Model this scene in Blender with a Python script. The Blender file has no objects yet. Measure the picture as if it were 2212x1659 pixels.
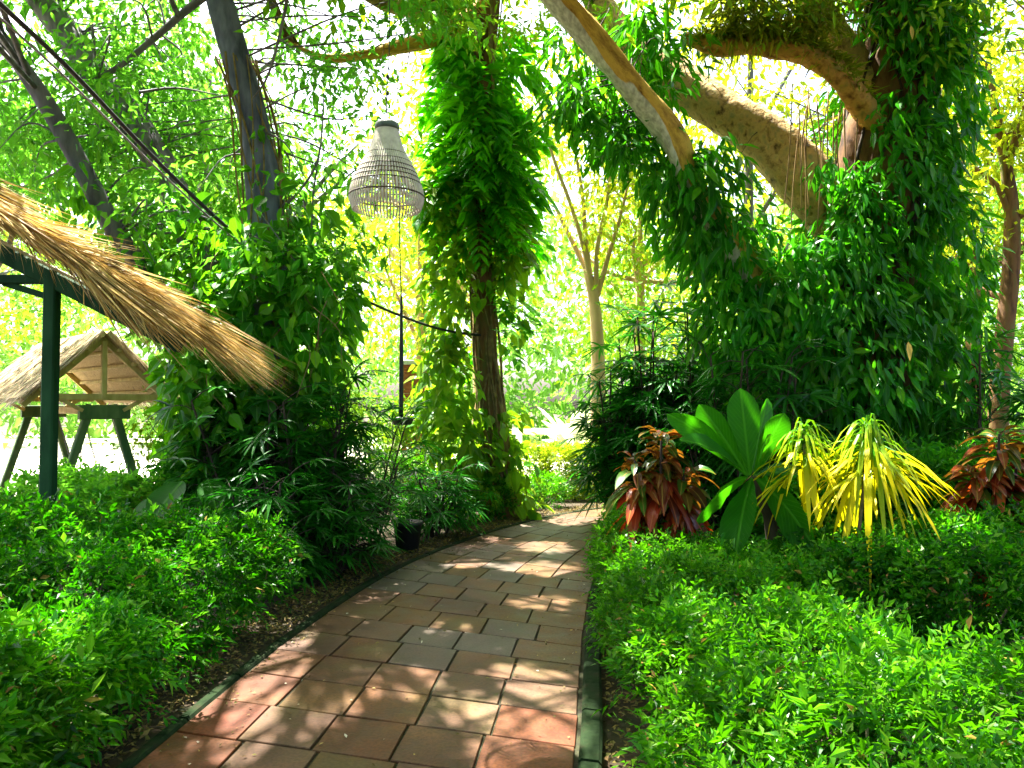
import bpy, math, random
import numpy as np
from mathutils import Vector

SEED = 7
rng = np.random.default_rng(SEED)
random.seed(SEED)
SC = bpy.context.scene
COL = SC.collection

# ------------------------------------------------------------------ camera
F = 1703.0                      # focal length in pixels of a 2212 x 1659 view of the photograph
EYE = 1.6
PITCH = math.radians(1.7)
cam_d = bpy.data.cameras.new('camera')
cam = bpy.data.objects.new('camera', cam_d)
COL.objects.link(cam)
cam.location = (0, 0, EYE)
cam.rotation_euler = (math.radians(90) + PITCH, 0, 0)
cam_d.sensor_fit = 'HORIZONTAL'
cam_d.sensor_width = 36.0
cam_d.lens = 36.0 * F / 2212.0
cam_d.clip_start = 0.05
cam_d.clip_end = 600
SC.camera = cam


def at(px, py, Y):
    """world point at depth Y seen in that pixel of the 2212 x 1659 view"""
    dx = (px - 1106) / F
    dz = (829.5 - py) / F
    ry = math.cos(PITCH) - dz * math.sin(PITCH)
    rz = math.sin(PITCH) + dz * math.cos(PITCH)
    k = Y / ry
    return np.array([dx * k, Y, EYE + rz * k])


def ground_at(px, py):
    dx = (px - 1106) / F
    dz = (829.5 - py) / F
    ry = math.cos(PITCH) - dz * math.sin(PITCH)
    rz = math.sin(PITCH) + dz * math.cos(PITCH)
    k = -EYE / rz
    return np.array([dx * k, ry * k, 0.0])


# ------------------------------------------------------------------ light
SUN_EL = math.radians(64)
SUN_AZ = math.radians(-38)      # from +Y towards -X: ahead of the camera and to the left
SUN = np.array([math.sin(SUN_AZ) * math.cos(SUN_EL), math.cos(SUN_AZ) * math.cos(SUN_EL), math.sin(SUN_EL)])
sun_d = bpy.data.lights.new('sun', 'SUN')
sun_d.energy = 5.0
sun_d.angle = math.radians(0.53)
sun_d.color = (1.0, 0.95, 0.86)
sun = bpy.data.objects.new('sun', sun_d)
COL.objects.link(sun)
sun.rotation_euler = Vector(SUN).to_track_quat('Z', 'Y').to_euler()
sun.location = (0, 0, 30)
world = bpy.data.worlds.new('World')
SC.world = world
world.use_nodes = True
wn = world.node_tree
wn.nodes.clear()
sky = wn.nodes.new('ShaderNodeTexSky')
sky.sky_type = 'NISHITA'
sky.sun_disc = False
sky.sun_elevation = SUN_EL
sky.sun_rotation = SUN_AZ
sky.air_density = 0.6
sky.dust_density = 6.0
sky.ozone_density = 1.0
bg = wn.nodes.new('ShaderNodeBackground')
bg.inputs['Strength'].default_value = 0.11
wo = wn.nodes.new('ShaderNodeOutputWorld')
wn.links.new(sky.outputs[0], bg.inputs[0])
wn.links.new(bg.outputs[0], wo.inputs[0])
SC.view_settings.view_transform = 'Standard'
SC.view_settings.look = 'None'
SC.view_settings.gamma = 1.0
SC.view_settings.exposure = 3.1
SC.render.engine = 'CYCLES'
SC.cycles.max_bounces = 8
SC.cycles.diffuse_bounces = 4
SC.cycles.glossy_bounces = 2
SC.cycles.transmission_bounces = 4

# openings in the canopy: sunbeams through these spots reach the ground
GAPS = []


def gap(px, py, r, z=0.0):
    g = ground_at(px, py)
    GAPS.append((g[0], g[1], z, r))


for a in [(735, 1425, .22), (650, 1455, .17), (690, 1475, .16), (800, 1465, .15), (860, 1490, .20), (770, 1400, .10), (740, 1355, .08),
          (600, 1485, .10), (700, 1540, .15), (640, 1590, .09), (1180, 1500, .18), (1110, 1465, .09), (1190, 1575, .20), (1215, 1640, .24), (1020, 1555, .12),
          (1120, 1640, .12), (965, 1362, .17), (1170, 1310, .16), (1140, 1232, .18), (1200, 1240, .22), (1200, 1186, .30), (1010, 1225, .12),
          (1185, 1135, .45), (1230, 1120, .5), (1150, 1132, .3), (560, 1540, .07), (905, 1480, .12)]:
    gap(*a)


def pgap(px, py, Y, r):
    p = at(px, py, Y)
    GAPS.append((p[0], p[1], p[2], r))


for a in [(1890, 970, 5.9, .4), (1900, 1090, 5.9, .3), (1730, 960, 6.0, .22), (1600, 850, 6.4, .12), (1560, 1540, 2.7, .13), (1600, 1285, 4.4, .22), (1540, 1320, 4.2, .14),
          (1900, 1240, 5.5, .3), (2000, 1420, 3.3, .25), (1800, 1560, 2.6, .15), (2100, 1560, 2.6, .2), (1400, 1230, 5.8, .3), (300, 500, 6.2, .5), (480, 710, 6.2, .4), (100, 430, 6.2, .4), (420, 1110, 6.0, .25), (560, 1130, 6, .2), (100, 1350, 4, .2), (260, 1250, 5, .25),
          (1270, 100, 8.2, .6), (1430, 250, 8.5, .5), (1620, 300, 9.6, .5), (836, 380, 4.6, .2), (2150, 1040, 6.5, .2)]:
    pgap(*a)
for a in [(940, 620, 11.0, .3), (940, 820, 11.0, .3), (985, 950, 11, .25), (1760, 760, 8.5, .4), (1950, 640, 8.5, .5), (2020, 470, 8.6, .3),
          (1350, 300, 8.8, .4), (1330, 700, 9.5, .5), (1200, 15, 8.0, .5), (1390, 200, 8.3, .4), (480, 600, 7.9, .5), (620, 560, 8.0, .4), (560, 800, 7.8, .4)]:
    pgap(*a)
for _ in range(26):
    pgap(rng.uniform(1300, 2212), rng.uniform(1230, 1659), rng.uniform(2.4, 4.6), rng.uniform(.05, .13))
for _ in range(10):
    pgap(rng.uniform(0, 620), rng.uniform(1130, 1500), rng.uniform(3.5, 5.6), rng.uniform(.05, .12))
GAPS = np.array(GAPS)


def sunlit_filter(P):
    """leaves well above the ground that would close one of the openings are left off the twig"""
    keep = np.ones(len(P), bool)
    jit = rng.uniform(0.8, 1.2, len(P))
    for gx, gy, gz, r in GAPS:
        h = P[:, 2] - gz
        q = P - h[:, None] / SUN[2] * SUN
        d = np.hypot(q[:, 0] - gx, (q[:, 1] - gy))
        keep &= ~((h > 1.6) & (d < r * jit + 0.16))
    return keep


# ------------------------------------------------------------------ object helpers
def tag(o, label=None, cat=None, group=None, kind=None):
    if label: o['label'] = label
    if cat: o['category'] = cat
    if group: o['group'] = group
    if kind: o['kind'] = kind
    return o


def empty(name, loc, label, cat, group=None, kind=None):
    o = bpy.data.objects.new(name, None)
    COL.objects.link(o)
    o.location = tuple(loc)
    o.empty_display_size = 0.2
    return tag(o, label, cat, group, kind)


class MB:
    """collects geometry and links it as one mesh object"""

    def __init__(self):
        self.v = []; self.loops = []; self.tot = []; self.uv = []; self.mi = []; self.n = 0

    def add(self, V, faces_by_size, uv=None, mi=0):
        """faces_by_size: list of int arrays (m x k)"""
        V = np.asarray(V, float).reshape(-1, 3)
        if uv is None:
            uv = np.zeros((len(V), 2))
        for Fc in faces_by_size:
            Fc = np.asarray(Fc, int)
            if len(Fc) == 0: continue
            self.loops.append((Fc + self.n).ravel())
            self.tot.append(np.full(len(Fc), Fc.shape[1]))
            self.uv.append(uv[Fc.ravel()])
            self.mi.append(np.full(len(Fc), mi))
        self.v.append(V)
        self.n += len(V)
        return self

    def build(self, name, mats, parent=None, smooth=False, loc=None):
        me = bpy.data.meshes.new(name)
        if self.n:
            V = np.concatenate(self.v)
            if parent is not None:
                V = V - np.array(parent.location)
                if parent.parent is not None:
                    V = V - np.array(parent.parent.location)
            elif loc is not None:
                V = V - np.array(loc)
            L = np.concatenate(self.loops); T = np.concatenate(self.tot); UV = np.concatenate(self.uv); MI = np.concatenate(self.mi)
            me.vertices.add(len(V)); me.vertices.foreach_set('co', V.astype(np.float32).ravel())
            me.loops.add(len(L)); me.loops.foreach_set('vertex_index', L.astype(np.int32))
            me.polygons.add(len(T))
            st = np.concatenate([[0], np.cumsum(T)[:-1]])
            me.polygons.foreach_set('loop_start', st.astype(np.int32))
            me.polygons.foreach_set('material_index', MI.astype(np.int32))
            me.polygons.foreach_set('use_smooth', np.full(len(T), smooth))
            ul = me.uv_layers.new(name='uv')
            ul.data.foreach_set('uv', UV.astype(np.float32).ravel())
            me.update(calc_edges=True)
            me.validate()
        for m in (mats if isinstance(mats, (list, tuple)) else [mats]):
            me.materials.append(m)
        o = bpy.data.objects.new(name, me)
        COL.objects.link(o)
        if parent is not None: o.parent = parent
        elif loc is not None: o.location = tuple(loc)
        return o


def unit(a):
    return a / np.maximum(np.linalg.norm(a, axis=-1, keepdims=True), 1e-9)


def rand_unit(n):
    return unit(rng.normal(size=(n, 3)))


def full(x, n):
    return np.broadcast_to(np.asarray(x, float), (n,)).copy()


PROF = {  # rows (position along, half-width share)
    'rhomb': None,
    'simple': [(0.42, 1.0)],
    'ovate': [(0.18, 0.72), (0.42, 1.0), (0.75, 0.55)],
    'lance': [(0.2, 0.75), (0.5, 1.0), (0.8, 0.5)],
    'blade': [(0.12, 0.8), (0.35, 1.0), (0.6, 0.9), (0.82, 0.55)],
    'strap': [(0.1, 0.55), (0.3, 0.9), (0.5, 1.0), (0.7, 1.0), (0.88, 0.7)],
    'big': [(0.06, 0.30), (0.15, 0.55), (0.28, 0.82), (0.42, 0.97), (0.56, 1.0), (0.70, 0.90), (0.82, 0.68), (0.92, 0.36)],
    'paddle': [(0.05, 0.10), (0.14, 0.24), (0.28, 0.48), (0.42, 0.72), (0.55, 0.92), (0.66, 1.0), (0.77, 0.96), (0.87, 0.74), (0.95, 0.40)],
    'straw': [(0.5, 1.0)],
}


def add_leaves(mb, P, D, N, L, W, prof='simple', fold=0.25, droop=0.0, mi=0, filt=True, wave=0.0):
    """many leaves at once: base P, direction D, face normal N, length L, width W"""
    P = np.asarray(P, float).reshape(-1, 3)
    D = np.asarray(D, float).reshape(-1, 3); N = np.asarray(N, float).reshape(-1, 3)
    n = len(P)
    if n == 0: return
    L = full(L, n); W = full(W, n); droop = full(droop, n); fold = full(fold, n)
    if filt and len(GAPS) and P[:, 2].max() > 1.7:
        k = sunlit_filter(P)
        P, D, N, L, W, droop, fold = P[k], D[k], N[k], L[k], W[k], droop[k], fold[k]
        n = len(P)
        if n == 0: return
    D = unit(D)
    S = unit(np.cross(D, N))
    N = unit(np.cross(S, D))
    zh = np.array([0, 0, 1.0])

    def centre(s):
        return P + D * (L * s)[:, None] - zh * (droop * L * s * s)[:, None]
    if prof == 'rhomb':
        V = np.empty((n, 4, 3))
        V[:, 0] = P
        c = centre(0.45) + N * (fold * W * 0.4)[:, None]
        V[:, 1] = c + S * (W * .5)[:, None]
        V[:, 3] = c - S * (W * .5)[:, None]
        V[:, 2] = centre(1.0)
        b = np.arange(n)[:, None] * 4
        uv = np.tile(np.array([[.5, 0], [1, .45], [.5, 1], [0, .45]]), (n, 1))
        mb.add(V.reshape(-1, 3), [b + np.array([[0, 1, 2, 3]])], uv, mi)
        return
    rows = PROF[prof]
    m = len(rows)
    nv = 2 + 3 * m
    V = np.empty((n, nv, 3)); UV = np.empty((nv, 2))
    V[:, 0] = P; UV[0] = (.5, 0)
    for i, (s, w) in enumerate(rows):
        c = centre(s)
        hw = (W * .5 * w)
        up = hw * fold * 2
        wv = rng.normal(0, 1, (n, 2)) * wave * W[:, None] if wave else np.zeros((n, 2))
        V[:, 1 + 3 * i] = c + S * hw[:, None] + N * (up + wv[:, 0])[:, None]
        V[:, 2 + 3 * i] = c
        V[:, 3 + 3 * i] = c - S * hw[:, None] + N * (up + wv[:, 1])[:, None]
        UV[1 + 3 * i] = (.5 + .5 * w, s); UV[2 + 3 * i] = (.5, s); UV[3 + 3 * i] = (.5 - .5 * w, s)
    V[:, nv - 1] = centre(1.0); UV[nv - 1] = (.5, 1)
    tri = [[0, 1, 2], [0, 2, 3]]
    quad = []
    for i in range(m - 1):
        a = 1 + 3 * i; c = a + 3
        quad += [[a, c, c + 1, a + 1], [a + 1, c + 1, c + 2, a + 2]]
    a = 1 + 3 * (m - 1)
    tri += [[a, nv - 1, a + 1], [a + 1, nv - 1, a + 2]]
    b = (np.arange(n) * nv)[:, None, None]
    fs = [(b + np.array(tri)[None]).reshape(-1, 3)]
    if quad: fs.append((b + np.array(quad)[None]).reshape(-1, 4))
    mb.add(V.reshape(-1, 3), fs, np.tile(UV, (n, 1)), mi)


def sprigs(P, A, N, k, ln, L, W, ang=0.9):
    """expand sprig axes into alternate leaves: returns P, D, N, L, W for add_leaves"""
    n = len(P)
    A = unit(A); S = unit(np.cross(A, N)); N = unit(np.cross(S, A))
    ln = full(ln, n); L = full(L, n); W = full(W, n); big = np.exp(rng.normal(0, .22, n))
    Ps, Ds, Ns, Ls, Ws = [], [], [], [], []
    for i in range(k):
        t = (i + .6) / k
        sd = 1 if i % 2 else -1
        if i == k - 1: sd = 0
        a = ang * (1.1 - .4 * t)
        base = P + A * (ln * t)[:, None] - np.array([0, 0, 1.]) * (ln * .25 * t * t)[:, None]
        d = A * math.cos(a if sd else 0.1) + S * (sd * math.sin(a)) + rng.normal(0, .22, (n, 3))
        d[:, 2] -= .15
        Ps.append(base); Ds.append(d); Ns.append(N + rng.normal(0, .3, (n, 3)))
        sc = rng.uniform(.7, 1.15, n) * (1.0 - .25 * abs(t - .45))
        Ls.append(L * sc * big); Ws.append(W * sc * big)
    return np.concatenate(Ps), np.concatenate(Ds), np.concatenate(Ns), np.concatenate(Ls), np.concatenate(Ws)


def pinnate(P, D, N, L, W, pairs=8, droop=.3):
    """feather leaves: a rachis with pairs of narrow lobes"""
    n = len(P); L = full(L, n); W = full(W, n)
    D = unit(D); S = unit(np.cross(D, N)); N = unit(np.cross(S, D))
    out = [[], [], [], [], []]
    zh = np.array([0, 0, 1.])
    for i in range(pairs):
        t = .12 + .82 * i / (pairs - 1)
        base = P + D * (L * t)[:, None] - zh * (droop * L * t * t)[:, None]
        env = math.sin(math.pi * (.18 + .70 * t)) ** .8
        for sd in (1, -1):
            a = 1.15 - .55 * t
            d = D * math.cos(a) + S * sd * math.sin(a) - zh * (droop * t * .9) + N * .12
            out[0].append(base); out[1].append(d + rng.normal(0, .06, (n, 3))); out[2].append(N + rng.normal(0, .12, (n, 3)))
            out[3].append(W * .55 * env * rng.uniform(.85, 1.1, n)); out[4].append(L * .9 / pairs * rng.uniform(.9, 1.3, n))
    base = P + D * (L * .93)[:, None] - zh * (droop * L * .86)[:, None]
    out[0].append(base); out[1].append(D - zh * droop * 1.6); out[2].append(N); out[3].append(L * .18); out[4].append(L * .9 / pairs)
    return [np.concatenate(o) for o in out]


def fans(P, D, N, L, W, seg=9, spread=1.9):
    n = len(P); L = full(L, n); W = full(W, n)
    D = unit(D); S = unit(np.cross(D, N)); N = unit(np.cross(S, D))
    out = [[], [], [], [], []]
    for i in range(seg):
        a = (i / (seg - 1) - .5) * 2 * spread
        d = D * math.cos(a) + S * math.sin(a) + N * .12 + rng.normal(0, .07, (n, 3))
        out[0].append(P); out[1].append(d); out[2].append(N + rng.normal(0, .15, (n, 3)))
        out[3].append(L * rng.uniform(.82, 1.08, n) * (1 - .28 * abs(a) / spread)); out[4].append(W * rng.uniform(.8, 1.2, n))
    return [np.concatenate(o) for o in out]


def spline(pts, per=6):
    """Catmull-Rom through points (rows of x, y, z, r)"""
    p = np.array([list(q[0]) + [q[1]] for q in pts], float)
    p = np.vstack([2 * p[0] - p[1], p, 2 * p[-1] - p[-2]])
    out = []
    for i in range(1, len(p) - 2):
        for j in range(per):
            t = j / per
            a, b, c, d = p[i - 1], p[i], p[i + 1], p[i + 2]
            out.append(.5 * ((2 * b) + (-a + c) * t + (2 * a - 5 * b + 4 * c - d) * t * t + (-a + 3 * b - 3 * c + d) * t ** 3))
    out.append(p[-2])
    out = np.array(out)
    out[:, 3] = np.maximum(out[:, 3], 1e-3)
    return out


def add_tube(mb, pts, seg=10, per=6, rough=0.0, cap=True, mi=0, raw=False):
    s = np.array([list(q[0]) + [q[1]] for q in pts], float) if raw else spline(pts, per)
    C = s[:, :3]; R = s[:, 3]
    T = unit(np.gradient(C, axis=0))
    ref = np.array([0.31, .87, .4]) if abs(T[0] @ np.array([0.31, .87, .4])) < .9 else np.array([1., 0, 0])
    u = unit(np.cross(T[0], ref)); U = []
    for t in T:
        u = unit(u - t * (u @ t)); U.append(u)
    U = np.array(U); Vv = np.cross(T, U)
    a = np.arange(seg) / seg * 2 * math.pi
    lob = np.zeros((len(C), seg))
    if rough:
        ph = rng.uniform(0, 6.28, 5); dr = rng.uniform(-.5, .5, 5)
        ks = np.arange(len(C))[:, None]
        for q, k in enumerate((2, 3, 4, 5, 7)):
            lob += np.sin(k * a[None] + ph[q] + ks * dr[q]) / (1.5 + k)
        lob = lob * rough + rng.normal(0, rough * .12, lob.shape)
    rr = R[:, None] * (1 + lob)
    V = C[:, None] + U[:, None] * (np.cos(a)[None, :, None] * rr[..., None]) + Vv[:, None] * (np.sin(a)[None, :, None] * rr[..., None])
    V = V.reshape(-1, 3)
    m = len(C)
    i = np.arange(m - 1)[:, None] * seg; j = np.arange(seg)[None]; j2 = (j + 1) % seg
    q = np.stack([i + j, i + j2, i + seg + j2, i + seg + j], -1).reshape(-1, 4)
    ln = np.concatenate([[0], np.cumsum(np.linalg.norm(np.diff(C, axis=0), axis=1))])
    uv = np.stack([np.tile(np.arange(seg) / seg, m), np.repeat(ln, seg)], -1)
    fs = [q]
    if cap:
        V = np.vstack([V, C[0], C[-1]]); uv = np.vstack([uv, [.5, 0], [.5, ln[-1]]])
        jj = np.arange(seg); k2 = (jj + 1) % seg
        fs.append(np.stack([np.full(seg, m * seg), k2, jj], -1))
        o = (m - 1) * seg
        fs.append(np.stack([np.full(seg, m * seg + 1), o + jj, o + k2], -1))
    mb.add(V, fs, uv, mi)
    return s


def add_beam(mb, a, b, w, h, up=(0, 0, 1), mi=0, bev=.12):
    """a squared timber from a to b with chamfered edges"""
    a = np.array(a, float); b = np.array(b, float)
    t = unit(b - a); up = np.array(up, float)
    s = unit(np.cross(t, up)); u = np.cross(s, t)
    c = bev * min(w, h)
    hw, hh = w / 2, h / 2
    prof = [(hw, hh - c), (hw - c, hh), (-hw + c, hh), (-hw, hh - c), (-hw, -hh + c), (-hw + c, -hh), (hw - c, -hh), (hw, -hh + c)]
    V = [p + s * x + u * y for p in (a, b) for x, y in prof]
    q = [[i, (i + 1) % 8, 8 + (i + 1) % 8, 8 + i] for i in range(8)]
    ln = np.linalg.norm(b - a)
    uv = np.array([[i / 8, 0] for i in range(8)] + [[i / 8, ln] for i in range(8)])
    mb.add(V, [np.array(q), np.array([[7, 6, 5, 4, 3, 2, 1, 0]]), np.array([[8, 9, 10, 11, 12, 13, 14, 15]])], uv, mi)


def add_box(mb, lo, hi, mi=0, bev=0.0, axes=None, origin=(0, 0, 0)):
    x0, y0, z0 = lo; x1, y1, z1 = hi; b = bev
    V = np.array([[x0, y0, z0], [x1, y0, z0], [x1, y1, z0], [x0, y1, z0], [x0, y0, z1 - b], [x1, y0, z1 - b], [x1, y1, z1 - b], [x0, y1, z1 - b],
                  [x0 + b, y0 + b, z1], [x1 - b, y0 + b, z1], [x1 - b, y1 - b, z1], [x0 + b, y1 - b, z1]], float)
    if axes is not None: V = V @ np.array(axes)
    V = V + np.array(origin)
    q = [[0, 3, 2, 1], [0, 1, 5, 4], [1, 2, 6, 5], [2, 3, 7, 6], [3, 0, 4, 7], [4, 5, 9, 8], [5, 6, 10, 9], [6, 7, 11, 10], [7, 4, 8, 11], [8, 9, 10, 11]]
    mb.add(V, [np.array(q)], None, mi)


def add_lathe(mb, c, prof, seg=32, mi=0, closed=False):
    """prof: list of (radius, z) about the vertical through c"""
    a = np.arange(seg) / seg * 2 * math.pi
    V = np.array([[c[0] + r * math.cos(t), c[1] + r * math.sin(t), c[2] + z] for r, z in prof for t in a])
    m = len(prof)
    q = []
    for i in range(m - 1 if not closed else m):
        i2 = (i + 1) % m
        for j in range(seg):
            j2 = (j + 1) % seg
            q.append([i * seg + j, i * seg + j2, i2 * seg + j2, i2 * seg + j])
    uv = np.array([[j / seg, i / max(1, m - 1)] for i in range(m) for j in range(seg)])
    mb.add(V, [np.array(q)], uv, mi)


# ------------------------------------------------------------------ materials
def nodes(name):
    m = bpy.data.materials.new(name)
    m.use_nodes = True
    t = m.node_tree
    t.nodes.clear()
    out = t.nodes.new('ShaderNodeOutputMaterial')
    return m, t, out


def ramp(t, stops, interp='LINEAR'):
    r = t.nodes.new('ShaderNodeValToRGB')
    r.color_ramp.interpolation = interp
    e = r.color_ramp.elements
    while len(e) < len(stops): e.new(.5)
    for el, (p, c) in zip(e, stops):
        el.position = p
        el.color = (*c, 1) if len(c) == 3 else c
    return r


def mixc(t, fac, a, b, mode='MIX'):
    n = t.nodes.new('ShaderNodeMix')
    n.data_type = 'RGBA'; n.blend_type = mode
    for s, v in ((n.inputs[0], fac), (n.inputs[6], a), (n.inputs[7], b)):
        if hasattr(v, 'is_output'): t.links.new(v, s)
        elif isinstance(v, (int, float)): s.default_value = v
        else: s.default_value = (*v, 1)
    return n.outputs[2]


def noise(t, scale, detail=4, coord='Object', stretch=None, rough=.55):
    tc = t.nodes.new('ShaderNodeTexCoord')
    n = t.nodes.new('ShaderNodeTexNoise')
    n.inputs['Scale'].default_value = scale
    n.inputs['Detail'].default_value = detail
    n.inputs['Roughness'].default_value = rough
    src = tc.outputs[coord]
    if stretch:
        mp = t.nodes.new('ShaderNodeMapping')
        mp.inputs['Scale'].default_value = stretch
        t.links.new(src, mp.inputs[0]); src = mp.outputs[0]
    t.links.new(src, n.inputs['Vector'])
    return n.outputs['Fac']


def bump(t, h, strength=.4, dist=.02):
    b = t.nodes.new('ShaderNodeBump')
    b.inputs['Strength'].default_value = strength
    b.inputs['Distance'].default_value = dist
    t.links.new(h, b.inputs['Height'])
    return b.outputs[0]


def leaf_mat(name, cols, trans, tfac=.4, rough=.38, rib=None, tip=None, clump=.6, veins=False, spec=.16):
    """leaf: colours differ from leaf to leaf; light passes through it"""
    m, t, out = nodes(name)
    g = t.nodes.new('ShaderNodeNewGeometry')
    st = [(i / max(1, len(cols) - 1), c) for i, c in enumerate(cols)]
    r = ramp(t, st)
    t.links.new(g.outputs['Random Per Island'], r.inputs[0])
    col = r.outputs[0]
    nz = noise(t, 1.1, 2)
    rr = ramp(t, [(.38, (1 - clump * .55,) * 3), (.62, (1 + clump * .35, 1 + clump * .3, 1.0))])
    t.links.new(nz, rr.inputs[0])
    col = mixc(t, 1.0, col, rr.outputs[0], 'MULTIPLY')
    nz5 = noise(t, 7.5, 2)
    r5 = ramp(t, [(.36, (.50, .55, .50)), (.5, (.95, .97, .95)), (.66, (1.5, 1.28, 1.2))]); t.links.new(nz5, r5.inputs[0])
    col = mixc(t, min(1.0, clump), col, mixc(t, 1.0, col, r5.outputs[0], 'MULTIPLY'))
    uvn = t.nodes.new('ShaderNodeUVMap'); uvn.uv_map = 'uv'
    sp = t.nodes.new('ShaderNodeSeparateXYZ'); t.links.new(uvn.outputs[0], sp.inputs[0])
    if tip:
        f = ramp(t, [(tip[1], (0, 0, 0)), (tip[2], (1, 1, 1))]); t.links.new(sp.outputs[1], f.inputs[0])
        col = mixc(t, f.outputs[0], col, tip[0])
    if rib:
        ab = t.nodes.new('ShaderNodeMath'); ab.operation = 'SUBTRACT'; ab.inputs[1].default_value = .5; t.links.new(sp.outputs[0], ab.inputs[0])
        a2 = t.nodes.new('ShaderNodeMath'); a2.operation = 'ABSOLUTE'; t.links.new(ab.outputs[0], a2.inputs[0])
        f = ramp(t, [(.02, (1, 1, 1)), (.05, (0, 0, 0))]); t.links.new(a2.outputs[0], f.inputs[0])
        fac = f.outputs[0]
        if veins:
            # side veins run up and out from the midrib
            m1 = t.nodes.new('ShaderNodeMath'); m1.operation = 'MULTIPLY_ADD'; m1.inputs[1].default_value = -.55; t.links.new(a2.outputs[0], m1.inputs[0]); t.links.new(sp.outputs[1], m1.inputs[2])
            m2 = t.nodes.new('ShaderNodeMath'); m2.operation = 'MULTIPLY'; m2.inputs[1].default_value = 15; t.links.new(m1.outputs[0], m2.inputs[0])
            m3 = t.nodes.new('ShaderNodeMath'); m3.operation = 'FRACT'; t.links.new(m2.outputs[0], m3.inputs[0])
            f2 = ramp(t, [(.06, (.55, .55, .55)), (.16, (0, 0, 0))]); t.links.new(m3.outputs[0], f2.inputs[0])
            mx = t.nodes.new('ShaderNodeMath'); mx.operation = 'MAXIMUM'; t.links.new(fac, mx.inputs[0]); t.links.new(f2.outputs[0], mx.inputs[1])
            fac = mx.outputs[0]
        col = mixc(t, fac, col, rib)
    p = t.nodes.new('ShaderNodeBsdfPrincipled')
    t.links.new(col, p.inputs['Base Color'])
    p.inputs['Roughness'].default_value = rough
    p.inputs['Specular IOR Level'].default_value = spec
    if veins:
        t.links.new(bump(t, fac, .6, .01), p.inputs['Normal'])
    tr = t.nodes.new('ShaderNodeBsdfTranslucent')
    tcol = mixc(t, .75, col, trans)
    t.links.new(tcol, tr.inputs[0])
    mx = t.nodes.new('ShaderNodeMixShader'); mx.inputs[0].default_value = tfac
    t.links.new(p.outputs[0], mx.inputs[1]); t.links.new(tr.outputs[0], mx.inputs[2])
    t.links.new(mx.outputs[0], out.inputs[0])
    return m


def rough_mat(name, c1, c2, scale=6, stretch=None, rough=.85, bmp=.5, bdist=.02, c3=None, island=None, spec=.3, detail=6):
    m, t, out = nodes(name)
    nz = noise(t, scale, detail, stretch=stretch)
    st = [(.32, c1), (.68, c2)] if c3 is None else [(.3, c1), (.5, c2), (.7, c3)]
    r = ramp(t, st); t.links.new(nz, r.inputs[0])
    col = r.outputs[0]
    if island:
        g = t.nodes.new('ShaderNodeNewGeometry')
        r2 = ramp(t, [(i / (len(island) - 1), c) for i, c in enumerate(island)]); t.links.new(g.outputs['Random Per Island'], r2.inputs[0])
        col = mixc(t, 1.0, col, r2.outputs[0], 'MULTIPLY')
    p = t.nodes.new('ShaderNodeBsdfPrincipled')
    t.links.new(col, p.inputs['Base Color'])
    p.inputs['Roughness'].default_value = rough
    p.inputs['Specular IOR Level'].default_value = spec
    if bmp:
        t.links.new(bump(t, nz, bmp, bdist), p.inputs['Normal'])
    t.links.new(p.outputs[0], out.inputs[0])
    return m


def straw_mat(name, cols, rough=.7):
    m, t, out = nodes(name)
    g = t.nodes.new('ShaderNodeNewGeometry')
    r = ramp(t, [(i / (len(cols) - 1), c) for i, c in enumerate(cols)]); t.links.new(g.outputs['Random Per Island'], r.inputs[0])
    nz = noise(t, 7, 3)
    rr = ramp(t, [(.3, (.6, .6, .6)), (.7, (1.15, 1.1, 1.0))]); t.links.new(nz, rr.inputs[0])
    col = mixc(t, 1.0, r.outputs[0], rr.outputs[0], 'MULTIPLY')
    p = t.nodes.new('ShaderNodeBsdfPrincipled'); t.links.new(col, p.inputs['Base Color']); p.inputs['Roughness'].default_value = rough
    p.inputs['Specular IOR Level'].default_value = .25
    tr = t.nodes.new('ShaderNodeBsdfTranslucent'); t.links.new(col, tr.inputs[0])
    mx = t.nodes.new('ShaderNodeMixShader'); mx.inputs[0].default_value = .25
    t.links.new(p.outputs[0], mx.inputs[1]); t.links.new(tr.outputs[0], mx.inputs[2]); t.links.new(mx.outputs[0], out.inputs[0])
    return m


M = {}
M['hedge'] = leaf_mat('hedge_leaf', [(.003, .040, .001), (.006, .075, .001), (.012, .115, .002), (.028, .155, .003), (.065, .21, .006)], (.06, .42, .001), .36, .36, clump=1.0)
M['hedge_fresh'] = leaf_mat('fresh_hedge_leaf', [(.003, .050, .001), (.009, .105, .002), (.022, .16, .002), (.065, .235, .005), (.15, .33, .015)], (.12, .50, .002), .38, .36, clump=1.0)
M['tips'] = leaf_mat('young_hedge_leaf', [(.03, .20, .006), (.08, .27, .010), (.17, .34, .03)], (.16, .55, .008), .4, .33, clump=.4)
M['sunhedge'] = leaf_mat('yellow_hedge_leaf', [(.10, .24, .012), (.20, .32, .015), (.30, .38, .02)], (.42, .55, .01), .4, .45, clump=.4)
M['vine_dark'] = leaf_mat('glossy_vine_leaf', [(.006, .085, .004), (.012, .15, .005), (.022, .20, .005), (.05, .26, .006), (.11, .31, .012)], (.10, .56, .004), .42, .30, rib=(.08, .22, .04), clump=.9)
M['vine_mid'] = leaf_mat('round_vine_leaf', [(.006, .09, .003), (.018, .17, .004), (.05, .25, .006), (.14, .34, .010)], (.18, .58, .005), .44, .38, rib=(.12, .28, .05), clump=.7)
M['vine_bright'] = leaf_mat('sunlit_vine_leaf', [(.02, .15, .004), (.06, .24, .006), (.16, .34, .01), (.26, .40, .02)], (.30, .58, .01), .45, .4, clump=.6)  # sunlight on the lower creeper is put into this leaf colour
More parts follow.
